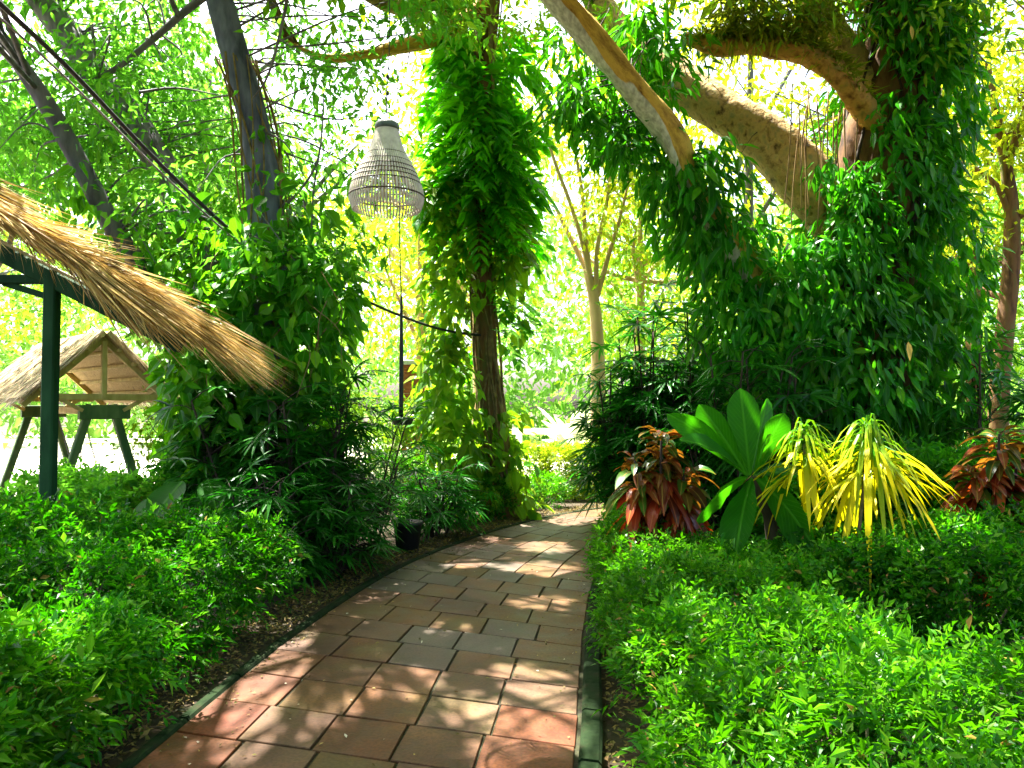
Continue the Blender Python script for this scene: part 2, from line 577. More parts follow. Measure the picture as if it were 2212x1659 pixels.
M['pinnate'] = leaf_mat('feather_vine_leaf', [(.010, .15, .003), (.022, .22, .003), (.055, .30, .004), (.13, .36, .006)], (.14, .64, .003), .54, .4, clump=.5)
M['crown_left'] = leaf_mat('left_crown_leaf', [(.01, .12, .008), (.03, .20, .010), (.08, .28, .012), (.18, .36, .02)], (.18, .56, .03), .52, .4, clump=.6)
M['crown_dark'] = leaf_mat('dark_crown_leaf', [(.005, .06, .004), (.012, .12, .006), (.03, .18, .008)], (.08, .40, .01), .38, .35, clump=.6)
M['crown_yellow'] = leaf_mat('yellow_crown_leaf', [(.10, .22, .01), (.20, .31, .012), (.32, .38, .02)], (.45, .52, .008), .5, .5, clump=.5)
M['crown_lime'] = leaf_mat('lime_crown_leaf', [(.04, .18, .008), (.10, .27, .012), (.20, .34, .02)], (.30, .55, .012), .5, .5, clump=.5)
M['crown_far'] = leaf_mat('far_leaf', [(.05, .18, .02), (.10, .25, .03), (.18, .32, .05)], (.24, .50, .06), .5, .6, clump=.6)
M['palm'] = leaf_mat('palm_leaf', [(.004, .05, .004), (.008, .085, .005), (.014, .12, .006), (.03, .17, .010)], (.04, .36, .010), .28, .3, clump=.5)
M['palm_lit'] = leaf_mat('lit_palm_leaf', [(.006, .08, .006), (.012, .13, .008), (.025, .18, .01)], (.05, .40, .01), .3, .32, clump=.5)  # brighter copy of the palm green, for clumps in more light
M['bigleaf'] = leaf_mat('broad_leaf', [(.006, .065, .002), (.010, .095, .002), (.018, .14, .003)], (.08, .50, .003), .36, .45, rib=(.05, .20, .01), clump=.5, veins=True, spec=.12)
M['red'] = leaf_mat('red_croton_leaf', [(.05, .010, .005), (.20, .016, .006), (.36, .030, .008), (.36, .07, .010), (.10, .022, .008), (.48, .10, .012)], (.8, .08, .004), .3, .3, rib=(.40, .09, .025), clump=.5, spec=.5)
M['redgreen'] = leaf_mat('bronze_croton_leaf', [(.010, .07, .008), (.03, .12, .008), (.12, .05, .012), (.28, .05, .012), (.04, .02, .010)], (.45, .16, .01), .3, .3, rib=(.30, .18, .03), clump=.5)
M['yellow'] = leaf_mat('yellow_croton_leaf', [(.03, .19, .005), (.06, .26, .006), (.16, .33, .008), (.40, .44, .010)], (.70, .66, .004), .40, .4, tip=((.74, .58, .006), .30, .85), clump=.4)
M['yellow_up'] = leaf_mat('green_croton_leaf', [(.015, .15, .005), (.04, .22, .006), (.10, .29, .008)], (.22, .55, .004), .38, .35, tip=((.46, .48, .010), .40, 1.0), clump=.4)
M['spiky'] = leaf_mat('pale_strap_leaf', [(.10, .28, .02), (.20, .36, .03), (.30, .42, .05)], (.40, .60, .03), .4, .45, clump=.3)
M['pale'] = leaf_mat('sunlit_pale_leaf', [(.55, .62, .36), (.66, .70, .46), (.72, .74, .55)], (.6, .7, .35), .25, .45, clump=.2)  # near-white leaf colour stands in for the glare of full sun
M['lichen_leaf'] = leaf_mat('epiphyte_leaf', [(.06, .14, .01), (.14, .22, .012), (.24, .28, .02), (.16, .10, .02)], (.35, .42, .01), .4, .5, clump=.6)
M['fallen'] = straw_mat('fallen_leaf', [(.05, .03, .012), (.14, .09, .03), (.22, .17, .05), (.10, .12, .03), (.30, .20, .06), (.04, .05, .012)])
M['yellowed'] = straw_mat('yellowed_leaf', [(.40, .26, .05), (.22, .10, .03), (.50, .38, .06), (.30, .20, .04)])
M['petal'] = straw_mat('pale_petal', [(.70, .66, .55), (.10, .06, .02), (.16, .10, .03), (.06, .05, .015), (.45, .34, .12), (.10, .11, .02), (.09, .05, .02)])
M['bark'] = rough_mat('grey_bark', (.06, .055, .066), (.20, .185, .215), 9, (1, 1, .25), .9, .7)
M['bark_haze'] = rough_mat('haze_tinted_bark', (.055, .060, .11), (.20, .21, .33), 9, (1, 1, .25), .9, .7)  # blue cast of the flare haze is mixed into this bark colour
M['bark_brown'] = rough_mat('brown_bark', (.035, .018, .008), (.17, .085, .030), 8, (1, 1, .3), .9, .8, c3=(.10, .12, .03))
M['bark_pale'] = rough_mat('pale_bark', (.34, .22, .11), (.50, .37, .20), 5, (1, 1, .2), .85, .4)
M['vine_stem'] = rough_mat('vine_stem', (.10, .07, .03), (.30, .21, .08), 12, None, .85, .4)
M['root'] = rough_mat('aerial_root', (.16, .09, .03), (.36, .23, .08), 12, (1, 1, .2), .85, .4)
M['stem_green'] = rough_mat('green_stem', (.03, .08, .015), (.10, .14, .04), 14, None, .7, .3)
M['stem_dark'] = rough_mat('dark_stem', (.015, .010, .007), (.06, .04, .025), 14, (1, 1, .4), .8, .5)
M['twig'] = rough_mat('twig', (.10, .08, .05), (.26, .20, .12), 14, None, .8, .3)
M['straw'] = straw_mat('straw', [(.07, .04, .015), (.55, .35, .09), (.72, .52, .18), (.80, .64, .30), (.64, .38, .08), (.18, .11, .04), (.74, .56, .22), (.46, .27, .07)])
M['straw_grey'] = straw_mat('weathered_straw', [(.14, .11, .07), (.44, .36, .24), (.66, .56, .40), (.74, .64, .48), (.26, .20, .13)])
M['straw_core'] = rough_mat('thatch_core', (.03, .02, .01), (.14, .085, .035), 18, (1, 6, 1), .9, .6)
M['straw_under'] = rough_mat('straw_underside', (.34, .23, .10), (.62, .48, .26), 14, (4, 4, 1), .9, .6)
M['timber_dark'] = rough_mat('dark_green_timber', (.006, .030, .010), (.020, .075, .026), 7, (1, 1, .3), .7, .5, spec=.12)
M['timber_green'] = rough_mat('mossy_timber', (.03, .085, .025), (.11, .17, .06), 7, (1, 1, .3), .75, .4)
M['timber_tan'] = rough_mat('tan_timber', (.34, .26, .08), (.56, .45, .18), 9, (1, 1, .3), .75, .4)
M['bamboo'] = rough_mat('bamboo_batten', (.32, .28, .13), (.50, .46, .24), 10, None, .6, .2)
M['cane'] = rough_mat('split_cane', (.46, .39, .31), (.68, .60, .49), 20, None, .6, .2)
M['cane_weave'] = rough_mat('woven_cane', (.38, .32, .25), (.58, .51, .41), 45, (1, 1, 4), .7, .8, .004)
M['band'] = rough_mat('dark_cane_band', (.035, .022, .014), (.10, .065, .04), 30, None, .6, .3)
M['cap'] = rough_mat('grey_cap', (.05, .07, .055), (.13, .15, .12), 20, None, .5, .2)
M['black'] = rough_mat('black_metal', (.006, .007, .007), (.018, .02, .02), 20, None, .45, .2, spec=.5)
M['cable'] = rough_mat('cable_sheath', (.015, .012, .018), (.045, .038, .05), 20, None, .6, .2)
M['cable_pale'] = rough_mat('pale_cable', (.16, .14, .16), (.30, .27, .30), 20, None, .6, .2)
M['rope'] = rough_mat('dark_rope', (.012, .016, .012), (.04, .05, .03), 60, None, .8, .5)
M['pot'] = rough_mat('black_pot', (.008, .010, .010), (.022, .026, .026), 8, None, .5, .2, spec=.4)
M['soil'] = rough_mat('soil', (.010, .007, .004), (.040, .026, .012), 5, None, .95, .8, .03, c3=(.018, .024, .008))
M['sand'] = rough_mat('pale_sand', (.50, .46, .36), (.66, .62, .50), 2.5, None, .95, .3)
M['lawn'] = rough_mat('lawn', (.10, .20, .02), (.24, .30, .05), 3, None, .95, .6)
M['stone'] = rough_mat('pale_stone', (.55, .53, .47), (.75, .73, .66), 6, None, .85, .3)
M['brick'] = rough_mat('brick_red', (.26, .07, .03), (.42, .14, .06), 9, None, .85, .4)
M['white_wood'] = rough_mat('white_paint', (.62, .62, .56), (.78, .78, .72), 8, None, .6, .2)


def limb_mat():
    """ochre peeling bark; surfaces facing down and left are paler"""
    m, t, out = nodes('ochre_bark')
    nz = noise(t, 1.0, 8, coord='UV', stretch=(9, 3.2, 1), rough=.7)
    r = ramp(t, [(.30, (.09, .040, .010)), (.42, (.42, .23, .045)), (.56, (.70, .43, .075)), (.70, (.54, .31, .06)), (.8, (.24, .14, .04))]); t.links.new(nz, r.inputs[0])
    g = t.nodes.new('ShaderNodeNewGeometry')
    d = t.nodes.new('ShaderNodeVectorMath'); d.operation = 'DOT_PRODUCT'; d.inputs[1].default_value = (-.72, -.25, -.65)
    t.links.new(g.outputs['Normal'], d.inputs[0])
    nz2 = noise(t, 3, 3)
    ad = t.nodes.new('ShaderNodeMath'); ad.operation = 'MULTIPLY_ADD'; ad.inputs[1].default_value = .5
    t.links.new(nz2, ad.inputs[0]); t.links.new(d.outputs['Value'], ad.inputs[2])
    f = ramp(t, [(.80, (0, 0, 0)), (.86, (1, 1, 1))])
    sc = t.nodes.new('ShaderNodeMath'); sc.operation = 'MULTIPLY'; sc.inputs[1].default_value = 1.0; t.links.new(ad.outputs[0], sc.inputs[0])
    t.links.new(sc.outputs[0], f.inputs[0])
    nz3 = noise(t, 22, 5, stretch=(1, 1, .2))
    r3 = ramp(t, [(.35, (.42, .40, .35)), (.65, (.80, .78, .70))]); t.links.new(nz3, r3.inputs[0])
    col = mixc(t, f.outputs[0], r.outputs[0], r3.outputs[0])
    p = t.nodes.new('ShaderNodeBsdfPrincipled'); t.links.new(col, p.inputs['Base Color']); p.inputs['Roughness'].default_value = .85
    p.inputs['Specular IOR Level'].default_value = .2
    t.links.new(bump(t, nz, .8, .04), p.inputs['Normal'])
    t.links.new(p.outputs[0], out.inputs[0])
    return m


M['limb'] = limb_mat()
M['limb_rough'] = rough_mat('mottled_bark', (.08, .05, .02), (.46, .31, .11), 11, (1, 1, .8), .9, .9, .05, c3=(.24, .22, .09))
M['moss_limb'] = rough_mat('mossy_orange_bark', (.12, .055, .015), (.50, .27, .06), 8, None, .9, .8, .04, c3=(.26, .20, .05))


def tile_mat(name, cols, moss=.3):
    m, t, out = nodes(name)
    g = t.nodes.new('ShaderNodeNewGeometry')
    r = ramp(t, [(i / (len(cols) - 1), c) for i, c in enumerate(cols)]); t.links.new(g.outputs['Random Per Island'], r.inputs[0])
    nz = noise(t, 4.5, 8, rough=.65)
    rr = ramp(t, [(.25, (.40, .36, .34)), (.45, (.85, .83, .8)), (.55, (1.05, 1.03, 1)), (.75, (1.55, 1.5, 1.4))]); t.links.new(nz, rr.inputs[0])
    col = mixc(t, 1.0, r.outputs[0], rr.outputs[0], 'MULTIPLY')
    n4 = noise(t, .9, 3)
    r4 = ramp(t, [(.35, (.72, .62, .58)), (.65, (1.15, 1.15, 1.1))]); t.links.new(n4, r4.inputs[0])
    col = mixc(t, 1.0, col, r4.outputs[0], 'MULTIPLY')
    n2 = noise(t, 1.6, 5, rough=.6)
    f = ramp(t, [(.5, (0, 0, 0)), (.68, (moss,) * 3)]); t.links.new(n2, f.inputs[0])
    col = mixc(t, f.outputs[0], col, (.12, .11, .025))
    n3 = noise(t, 60, 3)
    r3 = ramp(t, [(.35, (.72, .72, .72)), (.6, (1.08, 1.08, 1.08))]); t.links.new(n3, r3.inputs[0])
    col = mixc(t, 1.0, col, r3.outputs[0], 'MULTIPLY')
    p = t.nodes.new('ShaderNodeBsdfPrincipled'); t.links.new(col, p.inputs['Base Color'])
    rg = ramp(t, [(.3, (.42, .42, .42)), (.7, (.72, .72, .72))]); t.links.new(nz, rg.inputs[0]); t.links.new(rg.outputs[0], p.inputs['Roughness'])
    p.inputs['Specular IOR Level'].default_value = .22
    ad = t.nodes.new('ShaderNodeMath'); ad.operation = 'MULTIPLY_ADD'; ad.inputs[1].default_value = .25; t.links.new(n3, ad.inputs[0]); t.links.new(nz, ad.inputs[2])
    t.links.new(bump(t, ad.outputs[0], .35, .012), p.inputs['Normal'])
    t.links.new(p.outputs[0], out.inputs[0])
    return m


M['tile'] = tile_mat('ochre_tile', [(.088, .044, .013), (.102, .052, .016), (.104, .056, .030), (.094, .055, .034), (.100, .044, .017), (.092, .053, .014)])
M['tile_red'] = tile_mat('red_tile', [(.090, .022, .008), (.105, .030, .010), (.10, .036, .013)], .12)
M['tile_grey'] = tile_mat('grey_tile', [(.082, .064, .050), (.096, .076, .062), (.09, .064, .048)], .2)
M['kerb'] = rough_mat('mossy_kerb', (.005, .011, .004), (.012, .024, .008), 9, None, .95, .6, c3=(.022, .020, .010), spec=.08)
M['grout'] = rough_mat('mossy_grout', (.010, .009, .004), (.030, .032, .010), 30, None, .95, .4)

# ------------------------------------------------------------------ setting: ground, path, kerbs
mb = MB()
S = 160
mb.add([[-S, -40, 0], [S, -40, 0], [S, 260, 0], [-S, 260, 0]], [np.array([[0, 1, 2, 3]])])
tag(mb.build('ground', M['soil']), 'dark soil under the shrubs and trees', 'ground', kind='structure')


def sheet(name, poly, z, mat, label):
    c = np.mean(poly, axis=0)
    V = [[c[0], c[1], z]] + [[x, y, z] for x, y in poly]
    k = len(poly)
    mb = MB(); mb.add(V, [np.array([[0, 1 + i, 1 + (i + 1) % k] for i in range(k)])])
    return tag(mb.build(name, mat), label, 'ground', kind='structure')


def blob(cx, cy, rx, ry, n=40, a=.12):
    ph = rng.uniform(0, 6.28, 4)
    out = []
    for i in range(n):
        t = i / n * 2 * math.pi
        k = 1 + a * (math.sin(2 * t + ph[0]) + .6 * math.sin(3 * t + ph[1]) + .4 * math.sin(5 * t + ph[2]))
        out.append((cx + rx * k * math.cos(t), cy + ry * k * math.sin(t)))
    return out


sheet('lawn', blob(4, 38, 60, 21), .004, M['lawn'], 'sunlit lawn beyond the trees')
sheet('sand_clearing', blob(-19, 29, 17.0, 18, 60, .05), .008, M['sand'], 'bright bare sand around the thatched swing')
sheet('sand_strip', blob(2.2, 23.5, 5.5, 8), .012, M['sand'], 'bright bare ground behind the clipped yellow hedge')

LEFT = [(-1.74, -0.5), (-1.72, 1.5), (-1.68, 3.0), (-1.63, 3.9), (-1.50, 5.45), (-1.14, 7.57), (-.55, 9.3), (.25, 10.9), (1.3, 12.2), (3.0, 13.3), (6.0, 14.1), (10, 14.6)]
RIGHT = [(.05, -0.5), (.12, 1.5), (.22, 3.0), (.32, 3.9), (.46, 5.2), (.72, 7.1), (1.08, 8.5), (1.7, 9.8), (2.6, 10.8), (4.0, 11.5), (6.5, 12.1), (10.2, 12.6)]


def resample(poly, n):
    s = spline([((x, y, 0), 1) for x, y in poly], 12)[:, :2]
    d = np.concatenate([[0], np.cumsum(np.linalg.norm(np.diff(s, axis=0), axis=1))])
    q = np.linspace(0, d[-1], n)
    return np.stack([np.interp(q, d, s[:, 0]), np.interp(q, d, s[:, 1])], -1), d[-1]


NR = 44
le, _ = resample(LEFT, 400); re_, _ = resample(RIGHT, 400)
mid = (le + re_) / 2
dm = np.concatenate([[0], np.cumsum(np.linalg.norm(np.diff(mid, axis=0), axis=1))])


def path_pt(s, u):
    """point on the path: s metres along the middle, u from 0 (left edge) to 1 (right edge)"""
    l = np.array([np.interp(s, dm, le[:, 0]), np.interp(s, dm, le[:, 1])])
    r = np.array([np.interp(s, dm, re_[:, 0]), np.interp(s, dm, re_[:, 1])])
    return l + (r - l) * u


mb = MB()
nt = 260
V = []
for i in range(nt):
    s = dm[-1] * i / (nt - 1)
    a = path_pt(s, -.03); b = path_pt(s, 1.03)
    V += [[a[0], a[1], .016], [b[0], b[1], .016]]
mb.add(V, [np.array([[2 * i, 2 * i + 1, 2 * i + 3, 2 * i + 2] for i in range(nt - 1)])], None, 3)
ROW = .41
s = 0.0; row = 0
while s < dm[-1] - ROW:
    # columns; the joints of a run of rows line up, then shift
    off = [0, 0, 0, .0, .05, .05, 0, .06, 0, .06][row % 10] if row > 14 else [0.0, 0.012, -.01, .005][row % 4]
    cuts = [0.0, .185 + off, .385 + off, .585 + off, .785 + off, 1.0]
    for c in range(5):
        u0, u1 = cuts[c], cuts[c + 1]
        g = .0045
        s0, s1 = s + g + rng.uniform(0, .004), s + ROW - g - rng.uniform(0, .004)
        e = .0035
        z = .030 + rng.uniform(-.0012, .0012); tl = rng.normal(0, .0006, 4)
        outl = [p + rng.normal(0, .0028, 2) for p in (path_pt(s0, u0 + e), path_pt(s0, u1 - e), path_pt(s1, u1 - e), path_pt(s1, u0 + e))]
        cn = np.mean(outl, axis=0)
        inn = [p + (cn - p) * .014 for p in outl]
        V = [[p[0], p[1], .012] for p in outl] + [[p[0], p[1], z - .004 + tl[k]] for k, p in enumerate(outl)] + [[p[0], p[1], z + tl[k]] for k, p in enumerate(inn)]
        q = []
        for k in range(4):
            k2 = (k + 1) % 4
            q += [[k, k2, 4 + k2, 4 + k], [4 + k, 4 + k2, 8 + k2, 8 + k]]
        q.append([8, 9, 10, 11])
        ym = cn[1]
        mi = 0
        if c == 0 and ym < 4.9: mi = 1
        elif c == 1 and ym < 3.3: mi = 1
        elif c == 4 and 3.4 < ym < 4.0: mi = 1
        elif rng.random() < (.6 if 4.5 < ym < 6.2 and c in (2, 3) else .03 if ym < 6.5 else .3): mi = 2
        mb.add(V, [np.array(q)], None, mi)
    s += ROW; row += 1
tag(mb.build('path', [M['tile'], M['tile_red'], M['tile_grey'], M['grout']]), 'path of square brown and red tiles curving away between the hedges', 'path', kind='structure')

for side, u0, u1, lbl, zt in (('left', -.040, -.006, 'low mossy kerb along the left edge of the tiled path', .036), ('right', 1.010, 1.062, 'dark green mossy kerb along the right edge of the tiled path', .085)):
    mb = MB(); s = 0.0
    while s < dm[-1] - .62:
        s0, s1 = s + .006, s + .6
        V = []
        ks = [s0 + (s1 - s0) * k / 3 for k in range(4)]
        zz = zt + rng.uniform(-.006, .006)
        for k in ks:
            a, b = path_pt(k, u0), path_pt(k, u1)
            c = (b - a) * .14
            V += [[*a, 0], [*a, zz - .014], [*(a + c), zz], [*(b - c), zz], [*b, zz - .014], [*b, 0]]
        q = []
        for k in range(3):
            for j in range(5):
                o = 6 * k + j
                q.append([o, o + 1, o + 7, o + 6])
        V = np.array(V)
        mb.add(V, [np.array(q), np.array([[0, 5, 4, 3, 2, 1], [18, 19, 20, 21, 22, 23]])])
        s += .606
    tag(mb.build('kerb', M['kerb']), lbl, 'kerb', kind='structure')

# leaf litter on the strips beside the path, petals on the tiles
mb = MB()
n = 9000
ss = rng.uniform(2.5, 13.5, n); sd = rng.random(n) < .7
uu = np.where(sd, rng.uniform(-.26, -.06, n), rng.uniform(1.07, 1.25, n))
P = np.array([[*path_pt(a, b), .012 + rng.uniform(0, .03)] for a, b in zip(ss, uu)])
D = rand_unit(n); D[:, 2] *= .25
N = np.array([0, 0, 1.]) + rng.normal(0, .35, (n, 3))
add_leaves(mb, P, D, N, rng.uniform(.02, .055, n), rng.uniform(.012, .028, n), 'simple', .3, 0, filt=False)
tag(mb.build('leaf_litter', M['fallen']), 'dry brown and yellow leaf litter between kerb and hedges', 'leaf litter', kind='stuff')
mb = MB()
n = 800
P = np.array([[*path_pt(a, b), .036] for a, b in zip(rng.uniform(2.8, 12, n), np.where(rng.random(n) < .55, rng.beta(.5, 4, n), np.where(rng.random(n) < .5, 1 - rng.beta(.5, 6, n), rng.random(n))) * .96 + .02)])
D = rand_unit(n); D[:, 2] = rng.uniform(0, .3, n)
add_leaves(mb, P, D, np.array([0, 0, 1.]) + rng.normal(0, .3, (n, 3)), rng.uniform(.009, .036, n), rng.uniform(.007, .017, n), 'simple', .2, 0, filt=False)
tag(mb.build('fallen_leaves', M['petal']), 'small pale petals and bits of leaf scattered on the path tiles', 'fallen leaves', kind='stuff')


# ------------------------------------------------------------------ shrubs and hedges
def lump_points(lumps, n, shell=.55, thin=0.0):
    """points near the surface of a union of ellipsoid lumps (x, y, z, rx, ry, rz) and their outward normals"""
    lumps = np.array(lumps, float)
    ar = (lumps[:, 3] * lumps[:, 4] + lumps[:, 3] * lumps[:, 5] + lumps[:, 4] * lumps[:, 5])
    k = rng.choice(len(lumps), n * 3, p=ar / ar.sum())
    d = rand_unit(n * 3)
    r = shell + (1 - shell) * rng.random(n * 3) ** .5
    r *= 1 + .06 * rng.normal(size=n * 3)
    P = lumps[k, :3] + d * lumps[k, 3:] * r[:, None]
    N = unit(d / lumps[k, 3:])
    keep = (P[:, 2] > .03) & (rng.random(n * 3) < np.clip(P[:, 2] / (lumps[:, 2] + lumps[:, 5]).max() * 1.9, 1 - thin, 1))
    for j, l in enumerate(lumps):
        ins = (((P - l[:3]) / l[3:]) ** 2).sum(1) < .50
        keep &= ~(ins & (k != j))
    P, N = P[keep][:n], N[keep][:n]
    return P, N


def shrub(name, lumps, n, label, cat, mat, L=.05, W=.022, k=7, ln=.13, prof='simple', group=None, shell=.55, stems=14, bark='twig', up=.55, fresh='tips', thin=.75):
    lumps = np.array(lumps, float)
    base = [lumps[:, 0].mean(), lumps[:, 1].mean(), 0]
    root = empty(name, base, label, cat, group)
    P, N = lump_points(lumps, n, shell, thin)
    n = len(P)
    A = N * .8 + np.array([0, 0, up]) + rng.normal(0, .45, (n, 3))
    Nn = np.array([0, 0, 1.]) + N * .5 + rng.normal(0, .35, (n, 3))
    p, d, nn, l, w = sprigs(P - unit(A) * ln * .4, A, Nn, k, ln * rng.uniform(.7, 1.4, n), L, W)
    f = MB()
    pk = np.repeat(np.arange(k), n)
    young = np.tile(rng.random(n) < .30, k) & (pk >= k - 4)
    dead = rng.random(len(p)) < .012
    young &= ~dead
    l = l * rng.uniform(.7, 1.3, len(l)); w = w * rng.uniform(.8, 1.2, len(w))
    for q, mi in ((~young & ~dead, 0), (young, 1), (dead, 2)):
        add_leaves(f, p[q], d[q], nn[q], l[q], w[q], prof, rng.uniform(.1, .45, q.sum()), rng.uniform(0, .35, q.sum()), mi, filt=False)
    f.build('foliage', [mat, M[fresh], M['yellowed']], root)
    for lu in lumps:
        s = MB()
        b = np.array([lu[0] + rng.uniform(-.15, .15) * lu[3], lu[1] + rng.uniform(-.15, .15) * lu[4], 0])
        for q in range(max(3, 3 * stems // len(lumps))):
            e = lu[:3] + rand_unit(1)[0] * lu[3:] * rng.uniform(.75, 1.0)
            if e[2] < .1: e[2] = .15
            m_ = (b + e) / 2 + rng.normal(0, .04, 3); m_[2] += .06
            e2 = lu[:3] + (e - lu[:3]) * (1.12 if rng.random() < .35 else .95)
            add_tube(s, [(b, .010), (m_, .007), (e2, .003)], 5, 4)
        s.build('stem', M[bark], root)
    return root


def lumps_along(pts, jitter=.08):
    out = []
    for x, y, rx, ry, h in pts:
        out.append((x + rng.uniform(-jitter, jitter), y + rng.uniform(-jitter, jitter), h * .52, rx, ry, h * .52 * rng.uniform(.95, 1.08)))
    return out


# left of the path
shrub('leafy_hedge', lumps_along([(-2.30, 5.25, .50, .55, .84), (-2.95, 5.3, .7, .62, .97), (-3.6, 5.4, .6, .6, .90), (-4.3, 5.3, .6, .5, .66), (-2.6, 4.65, .55, .5, .76),
                                  (-3.2, 4.5, .65, .55, .76), (-3.9, 4.4, .6, .6, .62), (-4.6, 4.5, .6, .6, .55), (-2.40, 5.80, .4, .4, .84), (-2.35, 4.25, .4, .45, .58), (-2.05, 5.3, .35, .5, .66), (-2.02, 6.0, .35, .5, .72), (-1.98, 4.7, .3, .45, .50), (-2.2, 3.95, .4, .4, .55)], .12), 5600,
      'dense bright green hedge left of the path in front of the green post', 'hedge', M['hedge'], .058, .024, 8, .17)
shrub('leafy_bush', lumps_along([(-2.35, 3.35, .42, .5, .66), (-2.9, 3.6, .5, .5, .66), (-2.3, 2.75, .42, .42, .62), (-2.75, 2.9, .5, .5, .68), (-1.95, 2.25, .42, .42, .55), (-2.02, 2.9, .3, .45, .5), (-2.06, 3.6, .3, .5, .5)], .1), 2900,
      'green bush with pointed leaves filling the bottom left corner beside the litter strip', 'bush', M['hedge_fresh'], .068, .027, 8, .19)
# right of the path
shrub('low_hedge', lumps_along([(.70, 3.0, .30, .5, .54), (1.2, 2.75, .5, .5, .64), (1.25, 3.5, .55, .5, .62), (1.9, 3.1, .6, .5, .66), (2.5, 2.9, .6, .55, .60), (.80, 3.9, .32, .5, .56), (1.5, 4.1, .5, .4, .60),
                                (.72, 2.3, .32, .4, .52), (1.3, 2.0, .5, .45, .6), (2.0, 2.3, .6, .5, .66), (2.7, 2.2, .5, .5, .62), (2.9, 2.9, .5, .5, .62)], .12), 5600,
      'sprawling fresh green hedge at the front right along the kerb', 'hedge', M['hedge_fresh'], .054, .0205, 9, .19)
shrub('low_hedge', lumps_along([(.88, 4.8, .36, .5, .56), (1.0, 5.5, .42, .5, .58), (1.10, 6.2, .45, .5, .60), (1.45, 5.1, .45, .45, .55), (1.6, 6.0, .5, .5, .60), (1.18, 6.9, .42, .4, .62), (1.25, 7.6, .40, .4, .60), (1.42, 8.4, .42, .45, .58), (1.68, 9.2, .42, .45, .60), (1.9, 5.4, .4, .4, .54)]), 5600,
      'small leaved hedge hanging over the right path edge below the red croton', 'hedge', M['hedge_fresh'], .048, .020, 8, .15)
shrub('low_hedge', lumps_along([(2.5, 5.35, .5, .45, .66), (3.2, 5.25, .55, .45, .70), (3.8, 5.3, .5, .45, .74), (2.5, 5.9, .5, .4, .66), (3.2, 5.8, .6, .5, .76), (3.9, 6.0, .5, .5, .82)], .12), 4400,
      'darker leafy hedge under the yellow croton behind the shaded gap', 'hedge', M['hedge'], .062, .027, 7, .17)
# far hedges
shrub('clipped_hedge', [(.35, 13.9, .45, .5, .45, .5), (.8, 13.9, .45, .5, .45, .52), (1.3, 13.9, .45, .5, .45, .52), (1.8, 14.0, .45, .5, .45, .5)], 5200,
      'clipped yellow hedge in full sun at the bend of the path', 'hedge', M['sunhedge'], .05, .026, 6, .10, 'rhomb', shell=.7, stems=5, fresh='sunhedge', thin=0)
shrub('clipped_hedge', [(-1.55, 12.6, .42, .5, .4, .46), (-1.05, 12.6, .42, .5, .4, .46), (-.6, 12.7, .42, .45, .4, .44), (-2.1, 12.7, .42, .5, .4, .46)], 2400,
      'clipped green hedge at the foot of the vine covered middle tree', 'hedge', M['hedge_fresh'], .05, .025, 6, .10, 'rhomb', shell=.7, stems=5, thin=0)
shrub('small_bush', [(-.35, 11.3, .30, .42, .4, .34), (-.75, 10.9, .26, .4, .4, .30), (-1.1, 10.4, .24, .35, .4, .28)], 1400,
      'small dark bush left of the foot of the slim middle tree', 'bush', M['hedge'], .05, .024, 6, .12, 'rhomb', stems=4)
shrub('small_bush', [(.55, 12.6, .25, .35, .35, .30)], 500, 'small round bush right of the foot of the slim middle tree', 'bush', M['hedge_fresh'], .05, .024, 6, .12, 'rhomb', stems=3)
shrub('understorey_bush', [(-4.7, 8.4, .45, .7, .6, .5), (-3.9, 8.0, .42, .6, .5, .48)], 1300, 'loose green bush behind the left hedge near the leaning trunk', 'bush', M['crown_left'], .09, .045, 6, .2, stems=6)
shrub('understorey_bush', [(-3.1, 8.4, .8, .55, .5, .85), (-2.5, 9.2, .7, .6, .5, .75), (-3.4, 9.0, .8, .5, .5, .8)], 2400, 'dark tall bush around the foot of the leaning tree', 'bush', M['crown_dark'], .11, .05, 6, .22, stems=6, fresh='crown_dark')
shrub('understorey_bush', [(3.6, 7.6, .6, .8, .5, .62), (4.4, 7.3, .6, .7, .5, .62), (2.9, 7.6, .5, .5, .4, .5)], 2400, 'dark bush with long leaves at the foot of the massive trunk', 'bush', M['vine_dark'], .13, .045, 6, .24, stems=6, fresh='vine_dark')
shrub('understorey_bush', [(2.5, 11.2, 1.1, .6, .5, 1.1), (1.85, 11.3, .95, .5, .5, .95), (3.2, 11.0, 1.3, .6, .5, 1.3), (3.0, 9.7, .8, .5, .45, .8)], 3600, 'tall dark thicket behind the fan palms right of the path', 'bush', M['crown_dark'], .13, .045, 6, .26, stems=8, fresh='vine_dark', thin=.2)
shrub('understorey_bush', [(1.7, 11.6, .7, .5, .5, .72), (2.2, 12.0, .9, .6, .5, .95)], 1500, 'green bush between the fan palms and the bend of the path', 'bush', M['crown_lime'], .10, .045, 6, .2, stems=6, fresh='crown_lime')


# ------------------------------------------------------------------ trees
def crown_leaves(mb, centres, radii, per, L, W, prof='rhomb', droop=.35, flat=.6, mi=0, filt=True):
    centres = np.asarray(centres, float); n = len(centres)
    radii = full(radii, n)
    k = np.repeat(np.arange(n), per)
    off = rng.normal(0, .5, (len(k), 3)) * radii[k][:, None]
    off[:, 2] *= flat
    P = centres[k] + off
    D = unit(off) * .7 + rng.normal(0, .6, (len(k), 3)); D[:, 2] -= droop
    N = np.array([0, 0, 1.]) + rng.normal(0, .55, (len(k), 3))
    Ls = L * rng.uniform(.65, 1.25, len(k))
    add_leaves(mb, P, D, N, Ls, Ls * (W / L), prof, .25, .15, mi, filt)


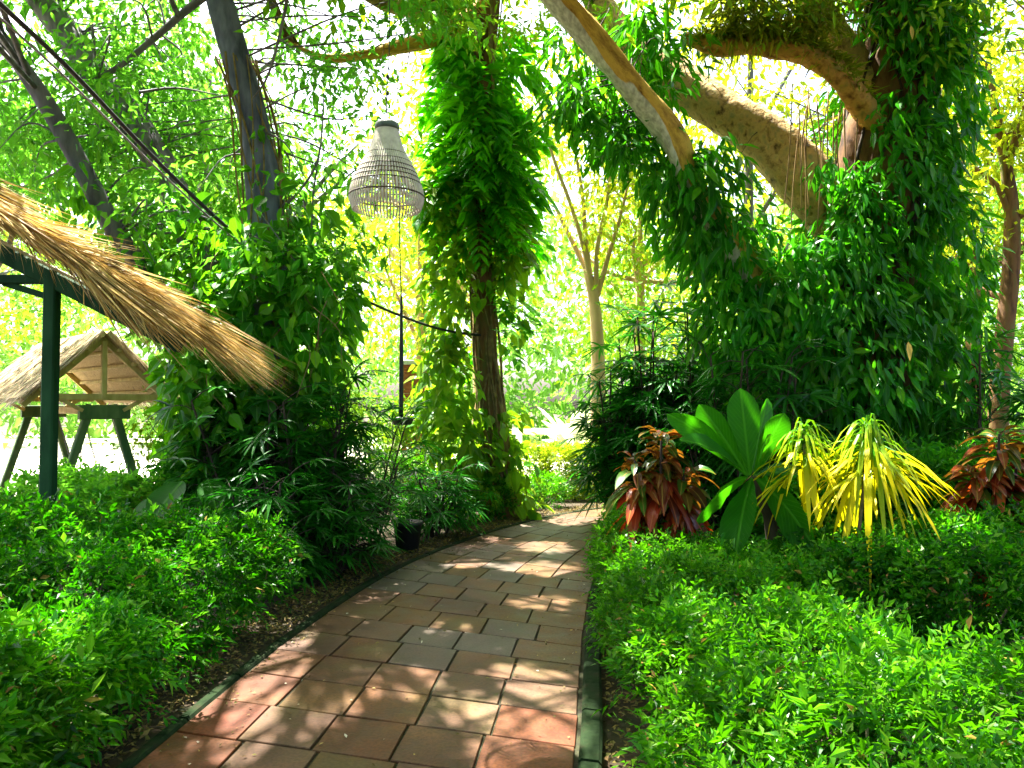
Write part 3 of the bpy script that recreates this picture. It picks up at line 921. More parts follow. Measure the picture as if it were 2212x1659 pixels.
def twigs_to(mb, centres, sources, r=.018, share=1.0):
    src = np.asarray(sources, float)
    for c in centres:
        if rng.random() > share: continue
        d = np.linalg.norm(src[:, :3] - c, axis=1) + np.maximum(0, src[:, 2] - c[2]) * .4
        s_ = src[np.argsort(d)[rng.integers(min(4, len(d)))]][:3]
        m_ = (s_ + c) / 2 + rng.normal(0, .12, 3) + np.array([0, 0, .15])
        add_tube(mb, [(s_, r), (m_, r * .7), (np.array(c), r * .25)], 5, 4)


def px_clusters(regions, Y, n):
    """cluster centres spread through a block of space: regions of the view (x0, y0, x1, y1) at depths Y0..Y1"""
    out = []
    for _ in range(n):
        x0, y0, x1, y1 = regions[rng.integers(len(regions))]
        out.append(at(rng.uniform(x0, x1), rng.uniform(y0, y1), rng.uniform(*Y)))
    return np.array(out)


def box_clusters(lo, hi, n):
    return rng.uniform(lo, hi, (n, 3))


# --- left tree: three leaning stems from one foot
root = empty('leaning_tree', ground_at(545, 1197), 'leaning tree with haze tinted grey stems fanning out behind the thatched eave', 'tree')
t1 = MB()
sA = add_tube(t1, [(at(548, 1200, 8.6), .30), (at(560, 900, 8.6), .23), (at(578, 650, 8.6), .20), (at(572, 430, 8.6), .175), (at(545, 250, 8.6), .16), (at(505, 110, 8.6), .15),
                   (at(470, -20, 8.6), .145), (at(425, -250, 8.6), .13), (at(430, -480, 8.7), .10)], 14, 6, .22)
t1.build('trunk', M['bark_haze'], root, True)
t2 = MB()
sB = add_tube(t2, [(at(530, 1190, 8.7), .24), (at(500, 820, 8.8), .21), (at(420, 520, 9.1), .20), (at(325, 320, 9.4), .19), (at(200, 150, 9.7), .185), (at(75, -20, 10), .17), (at(-150, -300, 10.3), .13)], 12, 6, .22)
t2.build('limb', M['bark'], root, True)
t3 = MB()
sC = add_tube(t3, [(at(470, 900, 8.6), .13), (at(345, 640, 8.4), .115), (at(255, 510, 8.2), .11), (at(175, 360, 8.1), .10), (at(110, 240, 8.0), .09), (at(10, 90, 7.9), .07), (at(-120, -80, 7.8), .04)], 10, 6, .2)
t3.build('limb', M['bark'], root, True)
t4 = MB()
sD = add_tube(t4, [(at(470, -30, 8.6), .05), (at(400, 25, 8.5), .042), (at(330, 85, 8.4), .036), (at(255, 145, 8.3), .03), (at(180, 185, 8.2), .02)], 8, 5, .1)
sE = add_tube(t4, [(at(640, -120, 7.8), .022), (at(612, 40, 7.8), .018), (at(580, 160, 7.9), .013), (at(545, 215, 8.0), .008)], 6, 5)
add_tube(t4, [(at(600, 80, 7.8), .009), (at(640, 110, 7.7), .006), (at(680, 130, 7.7), .004)], 5, 4)
add_tube(t4, [(at(690, 330, 8.3), .012), (at(676, 430, 8.3), .010), (at(672, 560, 8.3), .008)], 5, 4)
add_tube(t4, [(at(700, 200, 8.1), .006), (at(688, 340, 8.3), .012), (at(640, 420, 8.5), .016), (at(576, 470, 8.6), .02)], 5, 4)
add_tube(t4, [(at(300, 200, 8.5), .02), (at(380, 190, 8.4), .012), (at(470, 205, 8.4), .007)], 5, 4)
srcL = np.vstack([sA[20:], sB[16:], sC[12:], sD])
inC = np.vstack([px_clusters([(-40, -60, 330, 330), (60, 120, 420, 480), (-60, 260, 260, 420)], (7.6, 11.5), 92), px_clusters([(240, 0, 470, 300)], (9, 12), 30),
                 px_clusters([(560, 60, 800, 400)], (8.8, 11.5), 26), px_clusters([(380, 200, 640, 420)], (9.2, 11.5), 12), px_clusters([(300, 380, 760, 640)], (7.9, 9.8), 40), px_clusters([(640, -60, 1000, 60)], (8, 10), 9)])
outC = box_clusters((-8.5, 3.0, 6.4), (-1.2, 11.5, 9.6), 230)
outC = np.vstack([outC, box_clusters((-7.5, -5, 5.2), (-1, 3.5, 8), 60)])  # added unseen clusters behind the camera, to cut the frontal sky light
outC = outC[(outC[:, 2] > 1.6 + .56 * outC[:, 1]) | (outC[:, 0] < -.72 * outC[:, 1])]
twigs_to(t4, inC, srcL, .014, .75)
twigs_to(t4, outC, srcL, .03, .6)
t4.build('branch', M['bark'], root, True)
f = MB()
crown_leaves(f, inC, .45, 62, .135, .06, 'simple', .45)
crown_leaves(f, outC, .85, 150, .18, .08, 'rhomb', .3)
f.build('crown', M['crown_left'], root)

# its creeper
root = empty('climbing_vine', ground_at(560, 1205), 'round leaved creeper smothering the foot of the leaning tree', 'vine')
f = MB()


def vine_on(mb, path, t0, t1, n, rmin, rmax, L, W, prof='ovate', down=.9, out=.5, front=False, taper=None, droop=.2):
    """leaves draped round a stem: path rows x, y, z, r"""
    t = rng.uniform(t0, t1, n) * (len(path) - 1)
    i = np.minimum(t.astype(int), len(path) - 2); fr = t - i
    c = path[i] * (1 - fr)[:, None] + path[i + 1] * fr[:, None]
    tang = unit(path[i + 1, :3] - path[i, :3])
    d = rand_unit(n)
    d = unit(d - tang * (d * tang).sum(1)[:, None])
    if front: d[:, 1] = -abs(d[:, 1]) * rng.choice([1, 1, 1, -1], n)
    rad = c[:, 3] + rmin + (rmax - rmin) * rng.random(n) ** 1.2
    if taper is not None: rad = c[:, 3] + (rad - c[:, 3]) * taper(t / (len(path) - 1))
    P = c[:, :3] + d * rad[:, None]
    D = d * out + np.array([0, 0, -down]) + rng.normal(0, .58, (n, 3))
    N = d + np.array([0, 0, .55]) + rng.normal(0, .55, (n, 3))
    Ls = L * np.clip(np.exp(rng.normal(-.08, .32, n)), .35, 1.5)
    add_leaves(mb, P, D, N, Ls, Ls * (W / L), prof, rng.uniform(.08, .3, n), droop)
    return P


vine_on(f, sA, .02, .36, 1500, .02, .75, .18, .115, 'ovate', .7, .6)
vine_on(f, sA, .36, .62, 170, .0, .22, .12, .075, 'ovate', .7, .6)
vine_on(f, sB, .05, .38, 650, .02, .55, .18, .11, 'ovate', .7, .6)
vine_on(f, sC, .0, .5, 350, .02, .3, .12, .075, 'ovate', .7, .6)
P, N = lump_points([(*at(560, 640, 8.3), .55, .5, .55), (*at(450, 720, 8.1), .55, .5, .6), (*at(640, 760, 8.2), .55, .5, .6), (*at(480, 900, 8.0), .5, .5, .6), (*at(700, 640, 8.2), .4, .4, .45), (*at(420, 830, 7.9), .4, .4, .45)], 1500, .45)
n = len(P)
D = N * .5 + np.array([0, 0, -.5]) + rng.normal(0, .5, (n, 3))
add_leaves(f, P, D, N + np.array([0, 0, .8]) + rng.normal(0, .35, (n, 3)), rng.uniform(.11, .21, n), rng.uniform(.07, .13, n), 'ovate', .15, .2)
f.build('foliage', M['vine_mid'], root)
s = MB()
for i in range(16):
    a = rng.uniform(0, 6.28); z0 = 0
    pts = []
    for k in range(7):
        c = sA[min(len(sA) - 1, int(k / 6 * len(sA) * .6))]
        aa = a + k * .5 * (1 if i % 2 else -1)
        pts.append((c[:3] + np.array([math.cos(aa), math.sin(aa), 0]) * (c[3] + rng.uniform(.0, .12)), rng.uniform(.006, .014)))
    add_tube(s, pts, 5, 5)
for i in range(14):
    x = rng.uniform(400, 720); y = rng.uniform(520, 800)
    p = at(x, y, rng.uniform(7.6, 8.2)); q = p + np.array([rng.uniform(-.3, .3), 0, rng.uniform(-.9, -.4)])
    add_tube(s, [(p, .006), ((p + q) / 2 + rng.normal(0, .08, 3), .005), (q, .004)], 4, 4)
s.build('stem', M['vine_stem'], root, True)

# --- middle tree, slim trunk under a thick creeper
root = empty('slim_tree', ground_at(1085, 1118), 'slim upright tree wrapped in creeper at the bend of the path', 'tree')
t1 = MB()
sM = add_tube(t1, [(at(1082, 1122, 11.6), .30), (at(1080, 1060, 11.6), .22), (at(1068, 950, 11.6), .18), (at(1054, 800, 11.6), .165), (at(1046, 650, 11.6), .155), (at(1036, 450, 11.6), .145), (at(1040, 250, 11.6), .14),
                   (at(1050, 60, 11.6), .14), (at(1062, -150, 11.6), .16), (at(1070, -330, 11.6), .12)], 16, 8, .25)
t1.build('trunk', M['bark_brown'], root, True)
t2 = MB()
sM2 = add_tube(t2, [(at(1052, 0, 11.6), .13), (at(1000, 45, 11.3), .12), (at(930, 82, 11.0), .11), (at(860, 100, 10.8), .095), (at(790, 118, 10.6), .075), (at(700, 125, 10.4), .05), (at(620, 90, 10.2), .025)], 10, 6, .25)
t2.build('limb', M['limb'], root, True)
t2 = MB()
sM3 = add_tube(t2, [(at(1056, -60, 11.6), .12), (at(1000, 0, 11.0), .11), (at(920, 20, 10.4), .10), (at(830, 8, 9.8), .085), (at(720, -60, 9.2), .06), (at(600, -150, 8.6), .04)], 10, 6, .25)
t2.build('limb', M['limb_rough'], root, True)
tw = MB()
inC = np.vstack([px_clusters([(820, -40, 1190, 90)], (9.5, 12), 24), px_clusters([(990, -30, 1110, 90)], (10.9, 11.5), 10), px_clusters([(700, 60, 900, 260)], (10.5, 12.5), 8)])
outC = box_clusters((-5.5, 5.5, 8.2), (3.5, 14, 11.0), 210)
outC = outC[outC[:, 2] > 1.6 + .57 * outC[:, 1]]
srcM = np.vstack([sM[-14:], sM2, sM3])
twigs_to(tw, inC, srcM, .014, .6); twigs_to(tw, outC, srcM, .03, .5)
tw.build('branch', M['bark_brown'], root, True)
f = MB()
crown_leaves(f, inC, .4, 70, .13, .05, 'rhomb', .4)
crown_leaves(f, outC, .85, 150, .18, .08, 'rhomb', .3)
f.build('crown', M['crown_lime'], root)

root = empty('climbing_vine', ground_at(1070, 1125), 'feathery creeper hanging in dark plumes round the slim middle trunk', 'vine')


def z_t(path, y, Y):
    """share along a path where it crosses that picture height"""
    z = at(0, y, Y)[2]
    return float(np.interp(z, path[:, 2], np.linspace(0, 1, len(path))))


f = MB()
n = 270
t = rng.uniform(z_t(sM, 480, 11.6), z_t(sM, 5, 11.6), n) * (len(sM) - 1)
c = np.stack([np.interp(t, np.arange(len(sM)), sM[:, k]) for k in range(4)], -1)
a = rng.uniform(0, 6.28, n)
d = np.stack([np.cos(a), np.sin(a), np.zeros(n)], -1)
P = c[:, :3] + d * (c[:, 3] * .9)[:, None]
D = d * 1.0 + np.array([0, 0, .05]) + rng.normal(0, .38, (n, 3))
add_leaves(f, *pinnate(P, D, np.array([0, 0, 1.]) + d * rng.uniform(.1, 1.2, n)[:, None] + rng.normal(0, .3, (n, 3)), rng.uniform(.65, 1.08, n), rng.uniform(.5, .75, n), 10, .75), 'lance', .1, .25)
n = 90
t = rng.uniform(z_t(sM, 800, 11.6), z_t(sM, 450, 11.6), n) * (len(sM) - 1)
c = np.stack([np.interp(t, np.arange(len(sM)), sM[:, k]) for k in range(4)], -1)
a = rng.uniform(-1.2, .7, n); a = np.where(rng.random(n) < .5, a, a + math.pi)
d = np.stack([np.cos(a), np.sin(a), np.zeros(n)], -1)
add_leaves(f, *pinnate(c[:, :3] + d * .2, d + rng.normal(0, .2, (n, 3)), np.array([0, 0, 1.]) + d * .3, rng.uniform(.4, .65, n), rng.uniform(.34, .5, n), 8, .5), 'lance', .1, .25)
vine_on(f, sM, z_t(sM, 330, 11.6), z_t(sM, -20, 11.6), 620, .0, .28, .22, .075, 'lance', .9, .5)
f.build('foliage', M['pinnate'], root)
f = MB()
vine_on(f, sM, z_t(sM, 1100, 11.6), z_t(sM, 420, 11.6), 700, .02, .42, .18, .11, 'ovate', .7, .7)
vine_on(f, sM, z_t(sM, 1060, 11.6), z_t(sM, 400, 11.6), 420, .0, .10, .16, .10, 'ovate', .7, .6, front=True)
P, N = lump_points([(*at(960, 640, 11.3), .45, .4, .9), (*at(965, 850, 11.2), .5, .4, .9), (*at(990, 970, 11.1), .45, .4, .4), (*at(945, 430, 11.4), .35, .4, .6), (*at(1100, 540, 11.5), .35, .3, .6), (*at(1110, 700, 11.5), .22, .3, .4)], 1700, .3)
n = len(P)
add_leaves(f, P, N * .6 + np.array([0, 0, -.6]) + rng.normal(0, .4, (n, 3)), N + np.array([0, 0, .7]) + rng.normal(0, .3, (n, 3)), rng.uniform(.13, .24, n), rng.uniform(.08, .13, n), 'ovate', .12, .2)
f.build('sunlit_foliage', M['vine_bright'], root)
s = MB()
for i in range(22):
    a = rng.uniform(0, 6.28); pts = []
    for k in range(10):
        c = sM[min(len(sM) - 1, int(k / 9 * len(sM) * .85))]
        aa = a + k * rng.uniform(.05, .5) * (1 if i % 2 else -1)
        pts.append((c[:3] + np.array([math.cos(aa), math.sin(aa), 0]) * (c[3] * 1.02 + rng.uniform(.0, .05)), rng.uniform(.008, .022)))
    add_tube(s, pts, 5, 5)
s.build('stem', M['vine_stem'], root, True)

# --- big tree on the right
root = empty('big_tree', ground_at(1880, 1167), 'massive old tree with ochre limbs right of the path', 'tree')
t1 = MB()
sR = add_tube(t1, [(at(1870, 1170, 9.5), .85), (at(1868, 1080, 9.5), .66), (at(1865, 850, 9.5), .56), (at(1868, 620, 9.5), .52), (at(1885, 420, 9.5), .50), (at(1925, 230, 9.5), .46), (at(1955, 20, 9.5), .42), (at(1980, -220, 9.5), .36), (at(1990, -480, 9.5), .26)], 22, 8, .25)
t1.build('trunk', M['bark_brown'], root, True)
t2 = MB()
sR1 = add_tube(t2, [(at(1800, 830, 9.4), .24), (at(1700, 690, 9.2), .21), (at(1600, 560, 9.0), .19), (at(1505, 425, 8.8), .15), (at(1455, 300, 8.6), .145), (at(1372, 195, 8.4), .15), (at(1280, 85, 8.2), .14), (at(1188, -25, 8.0), .145), (at(1060, -190, 7.8), .13), (at(900, -330, 7.6), .10), (at(700, -420, 7.3), .05)], 16, 10, .22)
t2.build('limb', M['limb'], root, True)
t2 = MB()
sR2 = add_tube(t2, [(at(1850, 520, 9.5), .36), (at(1745, 400, 9.5), .34), (at(1660, 310, 9.7), .30), (at(1570, 245, 10.0), .28), (at(1470, 185, 10.3), .26), (at(1390, 120, 10.7), .24), (at(1300, 20, 11.0), .20), (at(1240, -120, 11.2), .15), (at(1180, -260, 11.2), .09)], 18, 8, .25)
t2.build('limb', M['limb_rough'], root, True)
t2 = MB()
sR3 = add_tube(t2, [(at(1910, 290, 9.3), .13), (at(1845, 205, 8.95), .13), (at(1790, 145, 8.9), .125), (at(1730, 112, 8.9), .12), (at(1660, 98, 9.0), .12), (at(1590, 98, 9.1), .11), (at(1530, 98, 9.2), .09), (at(1480, 80, 9.3), .05)], 14, 8, .3)
t2.build('limb', M['moss_limb'], root, True)
t2 = MB()
sR4 = add_tube(t2, [(at(1900, 260, 9.4), .22), (at(1830, 120, 9.5), .19), (at(1760, 10, 9.6), .17), (at(1700, -120, 9.6), .15), (at(1600, -300, 9.4), .10)], 14, 6, .25)
t2.build('limb', M['limb_rough'], root, True)
# aerial roots down the crotch of the trunk
s = MB()
for i in range(15):
    x = rng.uniform(1700, 1860); y0 = rng.uniform(170, 260); y1 = rng.uniform(380, 560)
    p = at(x, y0, 8.95 + rng.uniform(-.05, .15)); q = at(x + rng.uniform(-25, 25), y1, 8.9)
    add_tube(s, [(p, rng.uniform(.006, .012)), ((p + q) / 2 + rng.normal(0, .03, 3), .008), (q, .006)], 5, 5)
s.build('aerial_root', M['root'], root, True)
tw = MB()
inC = np.vstack([px_clusters([(1950, -60, 2230, 120), (1560, -60, 1800, 40)], (8.5, 10.5), 16), px_clusters([(1220, -40, 1480, 40)], (9.0, 11.0), 7)])
outC = np.vstack([box_clusters((-3.5, 3.2, 6.2), (4.5, 12, 9.5), 230), box_clusters((0, 1.5, 6.0), (6, 9, 8.5), 90), box_clusters((-1.5, -5, 5.0), (6.5, 2.5, 8), 80)])  # last block is added: unseen leaves behind the camera that dim the sky
outC = outC[outC[:, 2] > 1.6 + .57 * outC[:, 1]]
srcR = np.vstack([sR[-10:], sR1[-30:], sR2[-16:], sR4[-8:]])
twigs_to(tw, inC, srcR, .014, .5); twigs_to(tw, outC, srcR, .03, .5)
tw.build('branch', M['bark_brown'], root, True)
f = MB()
crown_leaves(f, inC, .45, 70, .13, .05, 'rhomb', .4)
crown_leaves(f, outC, .85, 140, .18, .08, 'rhomb', .3)
f.build('crown', M['crown_lime'], root)

# creeper on the big tree
root = empty('climbing_vine', ground_at(1900, 1175), 'glossy dark creeper with long drooping leaves clothing the massive trunk', 'vine')
f = MB()
vine_on(f, sR, .06, .97, 6200, -.02, .42, .19, .062, 'lance', .9, .55)
vine_on(f, sR1, .0, .37, 2600, .0, .50, .18, .06, 'lance', .9, .5)
vine_on(f, sR4, .1, .8, 700, .0, .3, .17, .055, 'lance', .9, .5)
P, N = lump_points([(*at(1700, 800, 8.9), .75, .6, .8), (*at(1600, 700, 8.9), .6, .5, .55), (*at(1850, 780, 8.6), .9, .5, .9), (*at(2020, 780, 8.8), .7, .5, .9), (*at(2050, 560, 9.0), .45, .5, .8), (*at(1960, 400, 8.9), .6, .4, .8),
                    (*at(2030, 220, 9.1), .55, .5, .8), (*at(2000, 60, 9.1), .6, .5, .5), (*at(1800, 620, 8.7), .8, .4, .6)], 5200, .6)
n = len(P)
D = N * .45 + np.array([0, 0, -.85]) + rng.normal(0, .42, (n, 3))
Ls = rng.uniform(.12, .24, n)
add_leaves(f, P, D, N + np.array([0, 0, .6]) + rng.normal(0, .35, (n, 3)), Ls, Ls * .33, 'lance', rng.uniform(.05, .3, n), .15)
# leaf curtains hanging from the ochre limb
add_leaves(f, *[np.concatenate(a_) for a_ in zip(*[(P_, N_ * .4 + np.array([0, 0, -.8]) + rng.normal(0, .4, (len(P_), 3)), N_ + np.array([0, 0, .6]), rng.uniform(.1, .2, len(P_)), rng.uniform(.04, .07, len(P_))) for P_, N_ in [lump_points([(*at(1800, 330, 8.9), .35, .25, .6), (*at(1850, 480, 8.8), .45, .3, .5)], 520, .5)]])], 'lance', .2, .15)
hc = np.vstack([px_clusters([(1225, 60, 1320, 300)], (8.6, 9.6), 11), px_clusters([(1290, 200, 1440, 400)], (8.7, 9.6), 20), px_clusters([(1360, 20, 1480, 200)], (9.0, 9.8), 17), px_clusters([(1460, 320, 1600, 520)], (8.9, 9.5), 13)])
crown_leaves(f, hc, .34, 40, .19, .06, 'lance', 1.1)
f.build('foliage', M['vine_dark'], root)
s = MB()
for i in range(18):
    a = rng.uniform(0, 6.28); pts = []
    for k in range(9):
        c = sR[min(len(sR) - 1, int(k / 8 * len(sR) * .8))]
        aa = a + k * rng.uniform(.0, .3) * (1 if i % 2 else -1)
        pts.append((c[:3] + np.array([math.cos(aa), math.sin(aa), 0]) * (c[3] * 1.03 + rng.uniform(.0, .06)), rng.uniform(.012, .03)))
    add_tube(s, pts, 5, 5)
twigs_to(s, hc, np.vstack([sR1[20:70], sR2[10:]]), .008, .8)
s.build('stem', M['stem_dark'], root, True)
dl = straw_mat('dead_yellow_leaf', [(.50, .36, .07), (.55, .40, .09)])
for p0, L_, W_ in ((at(1962, 738, 7.95), .20, .075), (at(1968, 55, 8.5), .17, .06)):
    y = MB()
    add_leaves(y, [p0], [[.02, -.1, -1]], [[.25, -1, .1]], L_, W_, 'ovate', .1, 0, filt=False)
    y.build('dead_leaf', dl, root)

# epiphytes on the high limb
root = empty('epiphyte_clump', at(1700, 80, 9.0), 'shaggy olive moss and ferns growing along the high orange limb', 'moss')
f = MB()
n = 2200
t = rng.uniform(.1, .9, n) * (len(sR3) - 1)
c = np.stack([np.interp(t, np.arange(len(sR3)), sR3[:, k]) for k in range(4)], -1)
d = rand_unit(n); d[:, 2] = abs(d[:, 2]) * 1.2 + .1
P = c[:, :3] + unit(d) * (c[:, 3] * .9)[:, None]
add_leaves(f, P, d + rng.normal(0, .3, (n, 3)), rand_unit(n), rng.uniform(.08, .30, n), rng.uniform(.012, .028, n), 'blade', .1, rng.uniform(.2, .9, n))
vine_on(f, sR4, .05, .95, 2400, -.02, .22, .20, .04, 'lance', .5, .8)
crown_leaves(f, px_clusters([(1570, -10, 1830, 80)], (8.8, 9.4), 32), .25, 70, .16, .03, 'lance', .6)
f.build('foliage', M['lichen_leaf'], root)


# ------------------------------------------------------------------ palms
def lady_palm(base, stems, label, mat, L=.34, W=.034, group='clumped fan palms'):
    root = empty('fan_palm', base, label, 'palm', group)
    f = MB()
    for (dx, dy, h, nf) in stems:
        s = MB()
        b = np.array([base[0] + dx * .45, base[1] + dy * .45, 0]); top = np.array([base[0] + dx, base[1] + dy, h])
        st = add_tube(s, [(b, .014), ((b + top) / 2 + rng.normal(0, .05, 3), .012), (top, .010)], 6, 5)
        P0 = []; D0 = []; L0 = []
        for k in range(nf):
            tt = 1 - .75 * (k / nf) * rng.uniform(.7, 1.1)
            c = b + (top - b) * tt
            a = k * 2.4 + rng.uniform(-.4, .4)
            el = rng.uniform(-.1, .9) * (0.3 + tt)
            d = np.array([math.cos(a) * math.cos(el), math.sin(a) * math.cos(el), math.sin(el)])
            e = c + d * rng.uniform(.22, .40)
            add_tube(s, [(c, .006), ((c + e) / 2 + np.array([0, 0, .03]), .005), (e, .004)], 4, 3)
            P0.append(e); D0.append(d + np.array([0, 0, -.55])); L0.append(L * rng.uniform(.8, 1.15))
        P0 = np.array(P0); D0 = np.array(D0)
        add_leaves(f, *fans(P0, D0, np.array([0, 0, 1.]) + unit(D0) * .5 + rng.normal(0, .2, (nf, 3)), np.array(L0), W, rng.integers(8, 11), 1.75), 'blade', .18, rng.uniform(.15, .45), filt=True)
        s.build('stem', M['stem_dark'], root, True)
    f.build('foliage', mat, root)
    return root


def palm_stems(n, spread, h0, h1, nf=7):
    return [(rng.uniform(-spread, spread), rng.uniform(-spread, spread) * .8, rng.uniform(h0, h1), nf) for _ in range(n)]


lady_palm((-2.35, 8.1, 0), palm_stems(26, .80, .8, 1.85, 11), 'dark fan palm clump left of the path below the creeper', M['palm'], .36, .03)
lady_palm((-1.75, 8.9, 0), palm_stems(18, .55, .5, 1.4, 10), 'low dark fan palm at the left kerb beside the black pot', M['palm'], .34, .028)
lady_palm((-2.25, 6.95, 0), palm_stems(12, .42, .4, 1.05, 9), 'small fan palm at the end of the left hedge', M['palm'], .32, .026)
lady_palm((-1.75, 7.55, 0), palm_stems(14, .38, .25, .95, 9), 'short fan palm leaning over the left kerb in front of the others', M['palm'], .30, .024)
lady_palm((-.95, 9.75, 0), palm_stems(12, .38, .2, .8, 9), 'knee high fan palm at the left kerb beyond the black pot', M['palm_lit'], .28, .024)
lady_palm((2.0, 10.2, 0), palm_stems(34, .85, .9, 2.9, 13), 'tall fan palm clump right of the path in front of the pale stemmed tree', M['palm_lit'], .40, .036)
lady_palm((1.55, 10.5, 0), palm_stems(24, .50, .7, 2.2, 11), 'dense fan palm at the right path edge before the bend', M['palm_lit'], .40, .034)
lady_palm((2.55, 8.5, 0), palm_stems(24, .70, .8, 2.2, 11), 'shaded fan palm behind the red croton and the broad leaved plant', M['palm'], .38, .034)
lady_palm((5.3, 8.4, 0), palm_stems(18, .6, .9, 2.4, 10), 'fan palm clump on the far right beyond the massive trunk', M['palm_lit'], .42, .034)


# ------------------------------------------------------------------ feature plants on the right
def croton(px, top, bottom, Y, n, label, tall, xs=(0,), group='red crotons'):
    """bushy croton: whorls of leaves, bronze green on top and red below"""
    b = at(px, bottom, Y)
    base = np.array([b[0], Y, 0])
    root = empty('red_croton', base, label, 'croton', group)
    ztop = at(px, top, Y)[2]; zlow = at(px, bottom, Y)[2]
    s = MB(); hi = MB(); lo = MB()
    for j, dx in enumerate(xs):
        tp = base + np.array([dx, rng.uniform(-.08, .08), ztop - .14 - (0, .2, .3, .42)[j]])
        b0 = base + np.array([dx * .3, 0, 0])
        add_tube(s, [(b0, .02), ((b0 + tp) / 2 + rng.normal(0, .02, 3), .017), (tp, .010)], 7, 5)
        m = n // len(xs)
        t = rng.random(m)
        k = np.arange(m) * 2.39996
        el = .62 - 1.35 * t + rng.normal(0, .22, m)
        c = b0 + (tp - b0) * (1 - t * (ztop - zlow) / (ztop) * .92)[:, None]
        d = np.stack([np.cos(k) * np.cos(el), np.sin(k) * np.cos(el), np.sin(el)], -1)
        L = rng.uniform(.15, .29, m) * tall
        top_half = t < .38
        for mb_, q in ((hi, top_half), (lo, ~top_half)):
            add_leaves(mb_, c[q] + d[q] * .05, d[q], np.array([0, 0, 1.]) - d[q] * .3 + rng.normal(0, .2, (q.sum(), 3)), L[q], L[q] * rng.uniform(.26, .38, q.sum()), 'big', .14, .55 + .75 * t[q], filt=False, wave=.04)
    hi.build('upper_foliage', M['redgreen'], root, True)
    lo.build('lower_foliage', M['red'], root, True)
    s.build('stem', M['stem_dark'], root, True)
    return root


croton(1428, 905, 1190, 6.5, 520, 'red and bronze croton beside the path left of the broad leaved plant', 1.0, (0, -.21, .19, .08))
croton(2155, 900, 1120, 6.4, 400, 'red croton at the right edge of the picture', 1.05, (0, .2, -.16, .1))
croton(2185, 1120, 1230, 5.6, 26, 'low orange croton sprig among the hedge at the right edge', .62, (0,))

# broad leaved plant
b = at(1650, 1190, 6.3)
base = np.array([b[0], 6.3, 0])
root = empty('broad_leaf_plant', base, 'plant with huge paddle shaped leaves between the red and yellow crotons', 'plant')
s = MB()
crownp = at(1622, 1030, 6.3)
add_tube(s, [(base + np.array([.12, 0, 0]), .07), (at(1668, 1130, 6.3), .062), (at(1640, 1070, 6.3), .055), (crownp, .04)], 10, 5, .15)
s.build('trunk', M['stem_dark'], root, True)
leaf_spec = [  # tip pixel, depth of tip, width, droop
    (1598, 828, 6.35, .23, .06), (1700, 880, 6.25, .20, .10), (1500, 858, 6.45, .20, .12), (1418, 870, 6.2, .17, .22), (1445, 930, 5.95, .22, .30),
    (1570, 900, 6.65, .22, .1), (1600, 1175, 5.9, .27, .42), (1528, 1120, 6.05, .22, .45), (1722, 1165, 5.95, .26, .42), (1760, 1040, 6.6, .2, .3), (1660, 850, 6.7, .2, .08), (1660, 930, 5.9, .21, .12)]
turn = [-.9, .5, -.3, .8, -.6, .25, 1.0]
for (x, y, Yt, w, dr) in leaf_spec:
    tip = at(x, y, Yt)
    st = crownp + np.array([(x - 1622) / 6000, (Yt - 6.3) * .1, .0])
    v = tip - st
    L = np.linalg.norm(v) * (1 + .12 * dr)
    D = v / L + np.array([0, 0, dr])
    f = MB()
    dn = unit(D); sd0 = unit(np.cross(dn, [0, -1.0, .35])); n0 = np.cross(sd0, dn)
    ang = turn[(x * 7 + y) % len(turn)]
    add_leaves(f, [st], [D], [n0 * math.cos(ang) + sd0 * math.sin(ang)], L, w * 1.12, 'paddle', .16, dr, filt=False, wave=.022)
    f.build('leaf', M['bigleaf'], root, True)


# yellow crotons
def yellow_croton(px, py, Y, n, size, base_px, label):
    hd = at(px, py, Y)
    base = np.array([at(base_px, 1200, Y)[0], Y + .05, 0])
    root = empty('yellow_croton', base, label, 'croton', 'narrow leaved yellow crotons')
    s = MB()
    add_tube(s, [(base, .016), ((base + hd) / 2 + np.array([.02, 0, 0]), .013), (hd + np.array([0, 0, .03]), .010)], 7, 6)
    s.build('stem', M['twig'], root, True)
    lo = MB(); up = MB()
    k = np.arange(n) * 2.39996
    t = rng.random(n)
    el = 1.35 - 1.50 * t + rng.normal(0, .2, n)
    k = k + rng.normal(0, .35, n)
    d = np.stack([np.cos(k) * np.cos(el), np.sin(k) * np.cos(el), np.sin(el)], -1)
    c = hd + np.array([0, 0, 1.]) * (-.34 * t + .04)[:, None] * size
    L = rng.uniform(.28, .60, n) * size
    Wd = rng.uniform(.016, .038, n)
    dr = .50 + .95 * np.clip(np.sin(el), 0, 1) + rng.normal(0, .12, n)
    hang = (rng.random(n) < .22) & (t > .35)
    dr[hang] = rng.uniform(1.3, 2.2, hang.sum()); L[hang] *= .9; Wd[hang] *= 1.5
    q = t < .5
    add_leaves(up, c[q], d[q], np.array([0, 0, 1.]) - d[q] * .4 + rng.normal(0, .25, (q.sum(), 3)), L[q] * .9, Wd[q] * .85, 'strap', .2, dr[q], filt=False, wave=.12)
    q = ~q
    add_leaves(lo, c[q], d[q], np.array([0, 0, 1.]) - d[q] * .2 + rng.normal(0, .35, (q.sum(), 3)), L[q], Wd[q] * 1.15, 'strap', .2, dr[q], filt=False, wave=.18)
    up.build('upper_foliage', M['yellow_up'], root)
    lo.build('lower_foliage', M['yellow'], root)


yellow_croton(1735, 935, 6.1, 95, .92, 1752, 'smaller yellow croton mop beside the broad leaved plant')
yellow_croton(1876, 935, 5.9, 190, 1.15, 1830, 'larger yellow croton mop of drooping ribbon leaves below the massive trunk')
